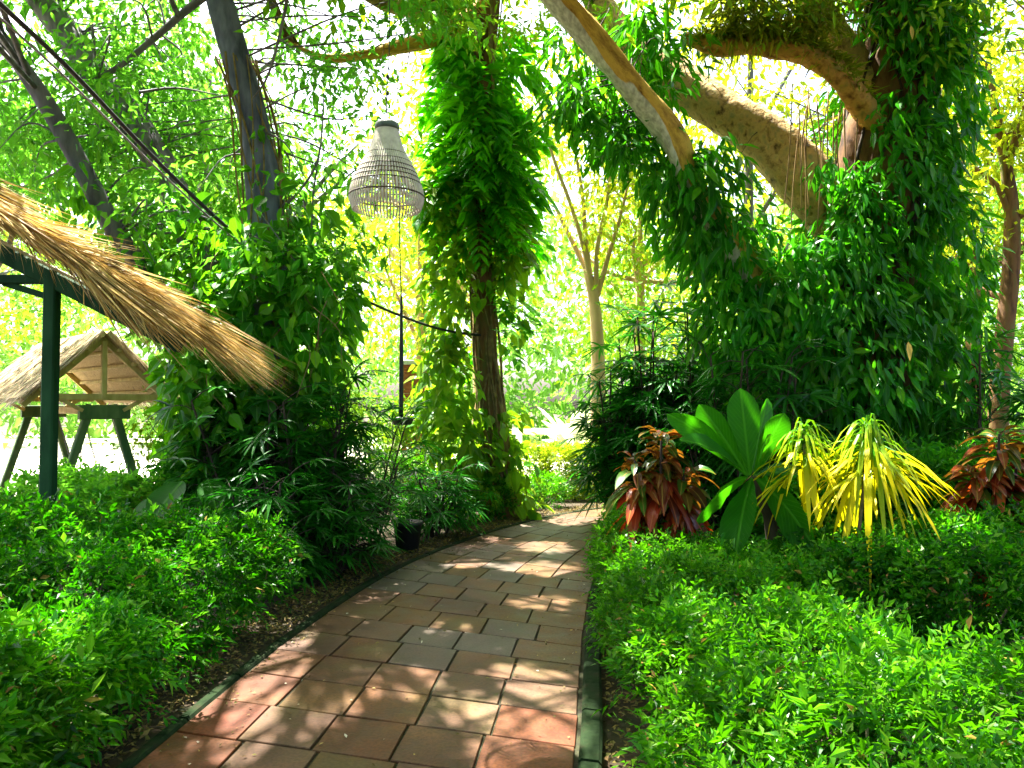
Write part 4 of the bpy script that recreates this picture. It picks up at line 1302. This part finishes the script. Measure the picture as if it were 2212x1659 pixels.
# stray hanging yellow ribbons hold their own stem
# small plants behind the left hedge
root = empty('elephant_ear', at(400, 1150, 7.2) * np.array([1, 1, 0]), 'elephant ear plant with a broad green leaf behind the left hedge', 'plant')
b = np.array(root.location)
for (x, y, w, L, sd) in [(385, 1090, .34, .42, -.3), (440, 1085, .26, .34, .5), (350, 1120, .26, .34, -.7), (490, 1120, .24, .32, .6)]:
    p = at(x + 10, y - 50, 7.1)
    s = MB(); add_tube(s, [(b, .014), ((b + p) / 2 + np.array([0, 0, .1]), .011), (p, .008)], 6, 5); st_ = s.build('stalk', M['stem_green'], root, True)
    f = MB(); add_leaves(f, [p], [[sd, -.7, -.55]], [[sd * .5, -.6, .8]], L, w, 'big', .12, .2, filt=False, wave=.01); f.build('leaf', M['bigleaf'], st_, True)


def strap_plant(name, base, n, L, W, mat, label, cat, droop=.35, el=(.35, 1.35), group=None):
    root = empty(name, base, label, cat, group)
    f = MB()
    k = np.arange(n) * 2.4
    e = rng.uniform(*el, n)
    d = np.stack([np.cos(k) * np.cos(e), np.sin(k) * np.cos(e), np.sin(e)], -1)
    P = np.array(base) + d * np.array([.05, .05, 0])
    P[:, 2] += .02
    add_leaves(f, P, d, np.array([0, 0, 1.]) - d * .5, rng.uniform(.7, 1.15, n) * L, W, 'strap', .18, droop, filt=False)
    f.build('foliage', mat, root, True)
    return root


strap_plant('strap_leaf_plant', at(345, 1130, 9.4) * np.array([1, 1, 0]), 26, .85, .075, M['spiky'], 'lime green strap leaved plant in the sun beside the swing', 'plant')
strap_plant('strap_leaf_plant', at(520, 1150, 7.4) * np.array([1, 1, 0]), 16, .75, .05, leaf_mat('pale_lit_leaf', [(.20, .25, .20), (.32, .38, .32)], (.3, .4, .3), .2, .4), 'pale lit strap leaved plant at the foot of the leaning tree', 'plant', .5)  # leaf colour made pale to carry the light falling on this plant
strap_plant('agave', (1.95, 24.5, 0), 24, 2.1, .42, M['pale'], 'pale sunlit agave with wide leaves behind the clipped yellow hedge', 'agave', .2, (.25, 1.3))
strap_plant('agave', (-2.35, 15.4, 0), 14, 1.35, .22, M['pale'], 'pale agave leaning out beyond the black hanging rod', 'agave', .2, (.5, 1.3))

# pale stone bench in the sun
root = empty('stone_table', (.75, 23.8, 0), 'pale stone table in the sun beside the pale sunlit agave', 'table')
m1 = MB(); add_box(m1, (.0, 23.4, .80), (1.45, 24.2, .96), bev=.02); m1.build('table_top', M['stone'], root)
for x in (.12, 1.15):
    m1 = MB(); add_box(m1, (x, 23.5, 0), (x + .18, 24.1, .797), bev=.01); m1.build('leg', M['stone'], root)

# black plant pot at the kerb
g = at(917, 1190, 8.9)
g = np.array([-1.16, 8.80, 0])
root = empty('plant_pot', g, 'black plant pot standing at the left kerb under the fan palm', 'pot')
m1 = MB(); add_lathe(m1, g, [(.0, .004), (.12, .004), (.155, .30), (.17, .30), (.172, .335), (.15, .335), (.14, .30), (.0, .30)], 28); m1.build('pot_body', M['pot'], root, True)
m1 = MB(); add_lathe(m1, g, [(.0, .312), (.139, .308)], 20); m1.build('soil', M['soil'], root)

# ------------------------------------------------------------------ hanging lamp
Yl = 4.6
axis = at(836, 274, Yl)
k = Yl / F * .96
root = empty('hanging_lamp', axis, 'woven cane bell lamp hanging over the path on a thin cord', 'lamp')
prof = [(24 * k, 0.0), (26 * k, -14 * k), (39 * k, -55 * k), (61 * k, -95 * k), (78 * k, -135 * k), (83 * k, -165 * k), (75 * k, -191 * k)]
pr = spline([((r, 0, z), 1) for r, z in prof], 4)[:, [0, 2]]
m1 = MB()
nr = 66
for i in range(nr):
    a = i / nr * 2 * math.pi
    add_tube(m1, [(axis + np.array([r * math.cos(a), r * math.sin(a), z]), .0054) for r, z in pr], 5, 1, 0, True, 0, True)
m1.build('cane_rib', M['cane'], root)
m1 = MB()
inner = [(r - .005, z) for r, z in pr if z > -92 * k]
add_lathe(m1, axis, inner + [(r - .003, z) for r, z in inner[::-1]], 48)
m1.build('woven_lining', M['cane_weave'], root, True)


def ring(mb, z, r, w, mi=0, el=1.0):
    add_lathe(mb, axis, [(r + w * math.cos(t), z + w * el * math.sin(t)) for t in np.linspace(0, 2 * math.pi, 8, endpoint=False)], 48, mi, True)


for zz, w in [(-66, .003), (-84, .003), (-98, .004), (-110, .004), (-121, .004), (-133, .004), (-160, .005)]:
    m1 = MB(); r = float(np.interp(-zz * k, -pr[:, 1], pr[:, 0])); ring(m1, zz * k, r + .003, w); m1.build('cane_band', M['band'], root, True)
m1 = MB()
add_lathe(m1, axis, [(.0, .032), (.05, .030), (.068, .018), (.073, .0), (.071, -.02), (.066, -.02), (.066, -.004), (.0, -.002)], 32)
m1.build('cap', M['cap'], root, True)
m1 = MB()
topc = at(842, -260, Yl)
add_tube(m1, [(axis + np.array([0, 0, .03]), .0035), (axis + np.array([-.004, 0, .20]), .0035), (axis + np.array([.006, 0, .33]), .0035), (axis + np.array([.012, 0, .6]), .0035), (topc, .0035)], 6, 6)
cd_ = m1.build('cord', M['rope'], root, True)
for dz in (.20, .30):
    m1 = MB()
    add_lathe(m1, axis + np.array([0.002, 0, dz]), [(.0, -.016), (.009, -.010), (.011, 0), (.008, .010), (.0, .015)], 10)
    m1.build('knot', M['rope'], cd_, True)
m1 = MB()
add_lathe(m1, axis, [(0, -.006), (.018, -.006), (.02, -.07), (.016, -.075), (.0, -.075)], 16)
m1.build('socket', M['black'], root, True)

# black rod lamp further back
Yr = 10.2
p = at(866, 905, Yr)
root = empty('rod_lamp', p, 'thin black rod with a flat dark disc hanging between the trunks', 'lamp')
m1 = MB(); add_tube(m1, [(p + np.array([0, 0, .02]), .030), (at(867, 780, Yr), .028), (at(867, 640, Yr), .016)], 10, 4); m1.build('rod', M['black'], root, True)
m1 = MB(); add_tube(m1, [(at(867, 640, Yr), .009), (at(864, 540, Yr), .008), (at(858, 130, Yr), .006)], 6, 4); m1.build('cord', M['black'], root, True)
m1 = MB(); add_lathe(m1, p + np.array([.02, 0, 0]), [(0, .03), (.05, .028), (.135, .012), (.14, -.02), (.13, -.028), (.128, -.05), (.11, -.075), (.0, -.08)], 28); m1.build('disc', M['black'], root, True)

# ------------------------------------------------------------------ cables
m1 = MB(); add_tube(m1, [(at(-150, -130, 5.2), .020), (at(0, 8, 5.6), .020), (at(150, 150, 6.2), .020), (at(320, 328, 7.0), .019), (at(450, 455, 7.7), .019), (at(575, 565, 8.4), .018)], 8, 6)
tag(m1.build('overhead_cable', M['cable'], None, True), 'thick dark cable slanting down from the top left to the leaning tree', 'cable')
m1 = MB(); add_tube(m1, [(at(-165, -110, 5.2), .010), (at(-14, 26, 5.6), .010), (at(140, 166, 6.2), .010), (at(312, 338, 7.0), .010), (at(446, 464, 7.7), .010), (at(574, 572, 8.4), .010)], 6, 6)
tag(m1.build('overhead_cable', M['cable_pale'], None, True), 'thin pale cable running just under the thick dark one', 'cable')
m1 = MB(); add_tube(m1, [(at(578, 560, 8.45), .014), (at(660, 592, 9.0), .014), (at(750, 631, 9.6), .016), (at(850, 676, 10.2), .017), (at(940, 708, 10.9), .018), (at(1000, 720, 11.3), .019), (at(1038, 724, 11.45), .020)], 7, 6)
tag(m1.build('tied_rope', M['rope'], None, True), 'dark rope sagging from the leaning tree to the slim middle tree', 'rope')

# ------------------------------------------------------------------ thatched shelter at the left edge
Yp = 6.5
pb = at(100, 1200, Yp)
root = empty('thatched_shelter', (pb[0], Yp, 0), 'open shelter with a ragged straw eave on a dark green post', 'shelter')
zj = at(100, 590, Yp)[2]
m1 = MB(); add_beam(m1, (pb[0], Yp, 0), (pb[0] + .012, Yp, zj + .02), .105, .105, (0, 1, 0)); m1.build('post', M['timber_dark'], root)
m1 = MB()
add_beam(m1, at(-420, 330, Yp - .002), at(392, 745, Yp - .002), .09, .14, (0, 0, 1)); m1.build('rafter', M['timber_dark'], root)
m1 = MB(); add_beam(m1, at(-420, 604, Yp + .006), at(90, 604, Yp + .006), .07, .075, (0, 0, 1)); m1.build('cross_beam', M['timber_dark'], root)
m1 = MB(); add_beam(m1, at(100, 640, Yp + .004), at(10, 612, Yp + .02), .05, .05, (0, 0, 1)); m1.build('brace', M['timber_dark'], root)
m1 = MB(); add_tube(m1, [(at(-300, 366, Yp - .068), .015), (at(100, 571, Yp - .068), .015), (at(395, 722, Yp - .068), .012)], 8, 4); m1.build('batten', M['bamboo'], root, True)
# thatch: layers of straw lying down the slope
a0 = at(-420, 190, 6.25); a1 = at(455, 714, 6.25)
sl = unit(a1 - a0); Ln = np.linalg.norm(a1 - a0)
nrm = np.array([-sl[2], 0, sl[0]])
if nrm[2] < 0: nrm = -nrm
m1 = MB()
V = []
for tpos, th in ((0, .13), (.80, .07)):
    for yy in (-.28, .20):
        for s_ in (-1, 1):
            V.append(a0 + sl * Ln * tpos + np.array([0, yy, 0]) + nrm * th * .5 * s_)
m1.add(V, [np.array([[0, 1, 3, 2], [4, 6, 7, 5], [0, 4, 5, 1], [2, 3, 7, 6], [1, 5, 7, 3], [0, 2, 6, 4]])])
tc_ = m1.build('thatch_core', M['straw_core'], root)
f = MB()
nb = 230
bt = rng.random(nb) * .92; byy = np.where(rng.random(nb) < .55, rng.uniform(-.42, -.18, nb), rng.uniform(-.36, .22, nb))
bth = (.15 - .09 * bt); bo = rng.uniform(-.8, 1, nb) * bth * .6
bd = sl + rng.normal(0, .085, (nb, 3)); bL = rng.uniform(.5, 1.05, nb)
wild = rng.random(nb) < .18
bd[wild] += rng.normal(0, .26, (wild.sum(), 3))
kk = np.repeat(np.arange(nb), 19); n = len(kk)
P = a0 + sl * (Ln * (bt[kk] * .86 + rng.normal(0, .02, n)))[:, None] + np.stack([np.zeros(n), byy[kk] + rng.normal(0, .03, n), np.zeros(n)], -1) + nrm * (bo[kk] + rng.normal(0, .016, n))[:, None]
L = np.minimum(bL[kk] * rng.uniform(.6, 1.1, n), (1.10 - bt[kk] * .86) * Ln)
add_leaves(f, P, bd[kk] + rng.normal(0, .045, (n, 3)), rand_unit(n), L, rng.uniform(.007, .019, n), 'straw', .1, rng.uniform(-.03, .08, n), filt=False)
# the point of the eave: long wisps
n = 520
P = a0 + sl * (Ln * rng.uniform(.72, .92, n))[:, None] + np.stack([np.zeros(n), rng.normal(0, .16, n), np.zeros(n)], -1) + nrm * rng.normal(0, .045, n)[:, None]
tipp = at(575, 815, 6.2) + rng.normal(0, 1, (n, 3)) * np.array([.14, .10, .045])
v = tipp - P
add_leaves(f, P, unit(v) + np.array([0, 0, .06]), rand_unit(n), np.linalg.norm(v, axis=1) * rng.uniform(.45, 1.08, n), rng.uniform(.006, .014, n), 'straw', .1, .08, filt=False)
# fringe hanging from the near edge
n = 420
t = rng.uniform(.2, .9, n)
P = a0 + sl * (Ln * t)[:, None] + np.stack([np.zeros(n), rng.uniform(-.45, -.1, n), np.zeros(n)], -1) - nrm * .06
D = sl * rng.uniform(.3, 1.1, n)[:, None] + np.array([0, 0, -.6]) + rng.normal(0, .2, (n, 3))
add_leaves(f, P, D, rand_unit(n), rng.uniform(.15, .42, n), rng.uniform(.004, .009, n), 'straw', .1, .1, filt=False)
f.build('thatch', M['straw'], tc_)

# ------------------------------------------------------------------ thatched swing further back
C0 = at(222, 880, 11.0) * np.array([1, 1, 0])
rd = np.array([-.70, .714, 0]); rd = rd / np.linalg.norm(rd)        # along the ridge, away from the camera
gd = np.array([rd[1], -rd[0], 0])                                      # across the gable, towards the right and away
root = empty('thatched_swing', C0, 'timber garden swing frame under a small straw gable roof', 'swing')
za = at(230, 722, 11)[2]; ze = at(230, 868, 11)[2]
hw = .98; RL = 3.2
ap = lambda s: C0 + rd * s + np.array([0, 0, za])
ev = lambda s, sd: C0 + rd * s + gd * hw * sd + np.array([0, 0, ze])


def swing_beam(name, a, b, w, h, mat, up=(0, 0, 1)):
    m1 = MB(); add_beam(m1, a, b, w, h, up); return m1.build(name, mat, root)


for sd in (-1, 1):
    m1 = MB()
    for s0, s1 in ((-.12, RL),):
        a, b, c, d = ap(s0), ap(s1), ev(s1, sd), ev(s0, sd)
        nn = unit(np.cross(b - a, d - a)); nn = nn if nn[2] > 0 else -nn
        V = [p + nn * q for q in (.0, .07) for p in (a, b, c, d)]
        m1.add(V, [np.array([[0, 1, 2, 3], [7, 6, 5, 4], [0, 4, 5, 1], [1, 5, 6, 2], [2, 6, 7, 3], [3, 7, 4, 0]])])
    rf = m1.build('roof', M['straw_under'], root)
    f = MB()
    n = 3600
    ss = rng.uniform(-.20, RL, n); t = rng.random(n) ** .85
    P = C0 + rd * ss[:, None] + gd * (sd * hw * t * .92)[:, None] + np.array([0, 0, 1.]) * (za + (ze - za) * t * .92 + rng.uniform(.05, .11, n))[:, None]
    D = (ev(0, sd) - ap(0))[None] + rng.normal(0, .09, (n, 3))
    add_leaves(f, P, D, nn + rng.normal(0, .4, (n, 3)), rng.uniform(.25, .5, n), rng.uniform(.010, .022, n), 'straw', .1, .06, filt=False)
    f.build('thatch', M['straw_grey'], rf)
for s0 in (.02, RL - .1):
    for sd in (-1, 1):
        swing_beam('rafter', ap(s0) - np.array([0, 0, .06]) + rd * .012 * sd, ev(s0, sd) - np.array([0, 0, .05]) + rd * .012 * sd, .06, .08, M['timber_tan'])
    zt_ = at(200, 858, 11)[2]
    swing_beam('tie_beam', C0 + rd * (s0 - .045) - gd * .78 + np.array([0, 0, zt_]), C0 + rd * (s0 - .045) + gd * .78 + np.array([0, 0, zt_]), .06, .09, M['timber_tan'])
    swing_beam('king_post', C0 + rd * (s0 - .05) + np.array([0, 0, zt_ - .02]), C0 + rd * (s0 - .05) + np.array([0, 0, za - .10]), .07, .07, M['timber_tan'], gd)
    zl = at(222, 890, 11)[2]
    swing_beam('crosspiece', C0 + rd * s0 - gd * .30 + np.array([0, 0, zl]), C0 + rd * s0 + gd * .36 + np.array([0, 0, zl]), .10, .20, M['timber_green'])
    for sd in (-1, 1):
        swing_beam('leg', C0 + rd * (s0 + .02) + gd * .62 * sd + np.array([0, 0, 0]), C0 + rd * (s0 + .02) + gd * .14 * sd + np.array([0, 0, zl + .1]), .105, .105, M['timber_green'], rd)
        swing_beam('brace', C0 + rd * (s0 - .03) + gd * .26 * sd + np.array([0, 0, zl + .02]), C0 + rd * (s0 - .03) + gd * .70 * sd + np.array([0, 0, zt_ + .06]), .05, .06, M['timber_tan'], rd)
for sd, fr in [(a_, b_) for a_ in (-1, 1) for b_ in (.2, .4, .6, .8)]:
    p = (ap(0) * (1 - fr) + ev(0, sd) * fr) - np.array([0, 0, .03])
    swing_beam('purlin', p - rd * .1, p + rd * (RL - .05), .05, .05, M['timber_tan'])
swing_beam('swing_bar', C0 + rd * .1 + np.array([0, 0, zl + .02]), C0 + rd * (RL - .2) + np.array([0, 0, zl + .02]), .09, .11, M['timber_tan'])
st_z = .45
for s0 in (.9, 2.2):
    for g_ in (-.02, .28):
        m1 = MB()
        a = C0 + rd * s0 + np.array([0, 0, zl - .03]); b = C0 + rd * s0 + gd * (g_) + np.array([0, 0, st_z])
        nl = 34
        for i in range(nl):
            c = a + (b - a) * (i + .5) / nl
            ang = i % 2
            uvec = unit(b - a); sv = rd if ang else gd
            pts = [(c + uvec * .026 * math.sin(q) + sv * .009 * math.cos(q), .0045) for q in np.linspace(0, 2 * math.pi, 9)]
            add_tube(m1, pts, 4, 1, 0, False, 0, True)
        m1.build('chain', M['cable_pale'], root)
m1 = MB()
for j in range(5):
    o_ = C0 + gd * (-.04 + .085 * j)
    add_beam(m1, o_ + rd * .82 + np.array([0, 0, st_z - .02]), o_ + rd * 2.28 + np.array([0, 0, st_z - .02]), .07, .025)
m1.build('seat', M['timber_tan'], root)

# white rail fence behind the swing
root = empty('rail_fence', (-13, 19.5, 0), 'low white rail fence behind the thatched swing', 'fence')
for zz in (.35, .75):
    m1 = MB(); add_beam(m1, (-19, 19.5, zz), (-6.0, 20.6, zz), .05, .09); m1.build('rail', M['white_wood'], root)
for i in range(8):
    q = i / 7
    x, y = -19 + 13 * q, 19.5 + 1.1 * q
    m1 = MB(); add_beam(m1, (x, y + .07, 0), (x, y + .07, .95), .09, .09, (0, 1, 0)); m1.build('fence_post', M['white_wood'], root)

# brick pillar half hidden by the creeper
g = at(895, 900, 16.0) * np.array([1, 1, 0])
root = empty('brick_pillar', g, 'red brick pillar half hidden by leaves beyond the slim tree', 'pillar')
m1 = MB()
for j in range(30):
    z0 = .0 + j * .082
    for (x0, x1, y0, y1) in (((-.22, -.003, -.2, .2), (.003, .22, -.2, .2)) if j % 2 else ((-.22, .22, -.2, -.003), (-.22, .22, .003, .2))):
        add_box(m1, (g[0] + x0, g[1] + y0, z0), (g[0] + x1, g[1] + y1, z0 + .073), bev=.004)
m1.build('shaft', M['brick'], root)
m1 = MB(); add_box(m1, (g[0] - .27, g[1] - .25, 30 * .082), (g[0] + .27, g[1] + .25, 30 * .082 + .09), bev=.015); m1.build('capstone', M['stone'], root)


# ------------------------------------------------------------------ background trees
def bg_tree(name, x, Y, h, r, label, mat, bark, cl=46, per=70, leaf=.20, trunk_r=.14, low=.30, lean=(0, 0), cat='tree', group='trees in the sunlit background', nlimb=6):
    base = np.array([x, Y, 0.])
    root = empty(name, base, label, cat, group)
    top = base + np.array([lean[0], lean[1], h * .8])
    t = MB()
    tr = add_tube(t, [(base, trunk_r * 1.3), (base + (top - base) * .3 + rng.normal(0, .12, 3) * [1, 1, 0], trunk_r), (base + (top - base) * .65 + rng.normal(0, .15, 3) * [1, 1, 0], trunk_r * .75), (top, trunk_r * .3)], 9, 6, .2)
    t.build('trunk', bark, root, True)
    lb = MB(); src = [tr[10:]]
    for k in range(nlimb):
        i = rng.integers(8, len(tr) - 1)
        a = rng.uniform(0, 6.28)
        e = tr[i, :3] + np.array([math.cos(a) * r * .75, math.sin(a) * r * .75, rng.uniform(.1, .3) * h])
        s_ = add_tube(lb, [(tr[i, :3], trunk_r * .45), ((tr[i, :3] + e) / 2 + rng.normal(0, .2, 3), trunk_r * .3), (e, trunk_r * .1)], 6, 5, .1)
        src.append(s_[3:])
    src = np.vstack(src)
    d = rand_unit(cl) * (rng.random((cl, 1)) ** .4)
    C = base + np.array([lean[0] * .7, lean[1] * .7, h * (low + 1) / 2]) + d * np.array([r, r, h * (1 - low) / 2])
    twigs_to(lb, C, src, trunk_r * .12, .5)
    lb.build('limb', bark, root, True)
    f = MB()
    crown_leaves(f, C, r * .34 + .12, per, leaf, leaf * .45, 'rhomb', .35, .7)
    f.build('crown', mat, root)
    return root


Y_ = M['crown_yellow']; LM = M['crown_lime']; FR = M['crown_far']; DK = M['crown_dark']
bg_tree('garden_tree', -4.2, 14.5, 6.5, 1.9, 'lime tree standing behind the leaning tree', LM, M['bark'], 46, 60, .17)
bg_tree('garden_tree', -2.2, 18.5, 8.0, 2.2, 'yellow green tree in the sun behind the woven lamp', Y_, M['bark_pale'], 46, 55, .20)
bg_tree('garden_tree', -.9, 21, 13.0, 2.8, 'tall lime tree in full sun behind the slim middle tree', LM, M['bark_pale'], 90, 60, .22)
bg_tree('garden_tree', 2.7, 16.5, 7.0, 1.9, 'bright lime tree behind the tall fan palms', LM, M['bark_pale'], 44, 65, .18, low=.25)
bg_tree('garden_tree', 5.4, 17.5, 13.0, 3.2, 'yellow green tree beyond the forked ochre limbs', Y_, M['bark'], 120, 65, .2, low=.12)
bg_tree('garden_tree', 8.6, 14.5, 9.5, 2.5, 'green tree right of the massive trunk', LM, M['bark_brown'], 90, 65, .18, low=.12)
bg_tree('garden_tree', 7.2, 11.8, 8.5, 1.7, 'yellow leaved tree in the top right corner', Y_, M['bark_brown'], 60, 70, .16, low=.45)
bg_tree('garden_tree', 9.3, 19.5, 8.5, 2.6, 'pale green tree far right behind the green one', FR, M['bark_pale'], 50, 60, .22, low=.1)
bg_tree('garden_tree', -7.6, 19.5, 9.5, 2.8, 'broad tree behind the thatched swing', FR, M['bark'], 56, 60, .22, low=.25)
bg_tree('garden_tree', -12.5, 18, 9.5, 2.8, 'tree behind the straw eave at the far left', LM, M['bark'], 56, 60, .22, low=.2)
bg_tree('garden_tree', -6.0, 15.5, 10.5, 2.4, 'tall airy tree beyond the leaning grey stems', FR, M['bark'], 60, 55, .20, low=.42)
bg_tree('garden_tree', -8.3, 12.0, 7.8, 1.8, 'green tree rising above the straw eave', M['crown_left'], M['bark'], 44, 70, .16, low=.52)
bg_tree('garden_shrub', -5.0, 12.2, 2.0, .8, 'lime shrub at the right corner of the swing roof', LM, M['twig'], 26, 70, .11, .03, .12, cat='shrub', group='sunlit shrubs')
bg_tree('garden_shrub', 3.2, 17.6, 1.9, .8, 'yellow shrub to the right of the pale sunlit agave', Y_, M['twig'], 22, 60, .12, .03, .1, cat='shrub', group='sunlit shrubs')
bg_tree('garden_shrub', -3.0, 13.4, 2.2, .8, 'lime shrub between leaning tree and black rod', LM, M['twig'], 24, 60, .12, .03, .1, cat='shrub', group='sunlit shrubs')
bg_tree('garden_shrub', -2.1, 14.9, 1.75, .6, 'round lime shrub in front of the brick pillar', LM, M['twig'], 22, 60, .12, .03, .06, cat='shrub', group='sunlit shrubs')
bg_tree('garden_shrub', 3.0, 14.0, 2.6, .9, 'green shrub behind the tall fan palms', LM, M['twig'], 30, 70, .12, .04, .1, cat='shrub', group='sunlit shrubs')

# pale many stemmed tree
root = empty('many_stemmed_tree', at(1290, 1000, 15.5) * np.array([1, 1, 0]), 'pale tree with thin stems fanning up behind the fan palms', 'tree')
t = MB(); src = []
b = np.array(root.location)
tr = add_tube(t, [(b, .16), (at(1292, 780, 15.5), .13), (at(1285, 660, 15.5), .115), (at(1268, 580, 15.5), .09)], 12, 6, .2)
t.build('trunk', M['bark_pale'], root, True)
for pts in ([(1285, 660), (1262, 540), (1232, 440), (1195, 340), (1165, 220), (1150, 80)], [(1280, 640), (1266, 520), (1258, 420), (1240, 300), (1235, 150)], [(1288, 660), (1290, 540), (1312, 430), (1318, 330), (1310, 180)], [(1270, 590), (1225, 500), (1190, 430), (1150, 390)], [(1290, 640), (1318, 540), (1345, 450), (1370, 330)]):
    t = MB()
    s_ = add_tube(t, [(at(x, y, 15.5 + .15 * i * (1 if pts[1][0] % 2 else -1)), 0.06 * (1 - .75 * i / (len(pts) - 1))) for i, (x, y) in enumerate(pts)], 8, 6, .12)
    t.build('limb', M['bark_pale'], root, True); src.append(s_[8:])
src = np.vstack(src)
C = px_clusters([(1130, 60, 1400, 330), (1160, 200, 1420, 480), (1290, 330, 1450, 560)], (14.5, 17), 46)
t = MB(); twigs_to(t, C, src, .016, .6); t.build('branch', M['bark_pale'], root, True)
f = MB(); crown_leaves(f, C, .6, 60, .17, .07, 'rhomb', .4); f.build('crown', Y_, root)

# far wood reads as one mass
mb = MB()
C = np.concatenate([np.stack([rng.uniform(-34, 34, 620), rng.uniform(30, 46, 620), rng.uniform(0, 1, 620) ** 1.25 * 13], -1)])
crown_leaves(mb, C, 2.0, 70, .55, .26, 'rhomb', .3, .7, filt=False)
tag(mb.build('far_woodland', FR), 'pale sunlit woodland closing the view far behind', 'woodland', kind='stuff')
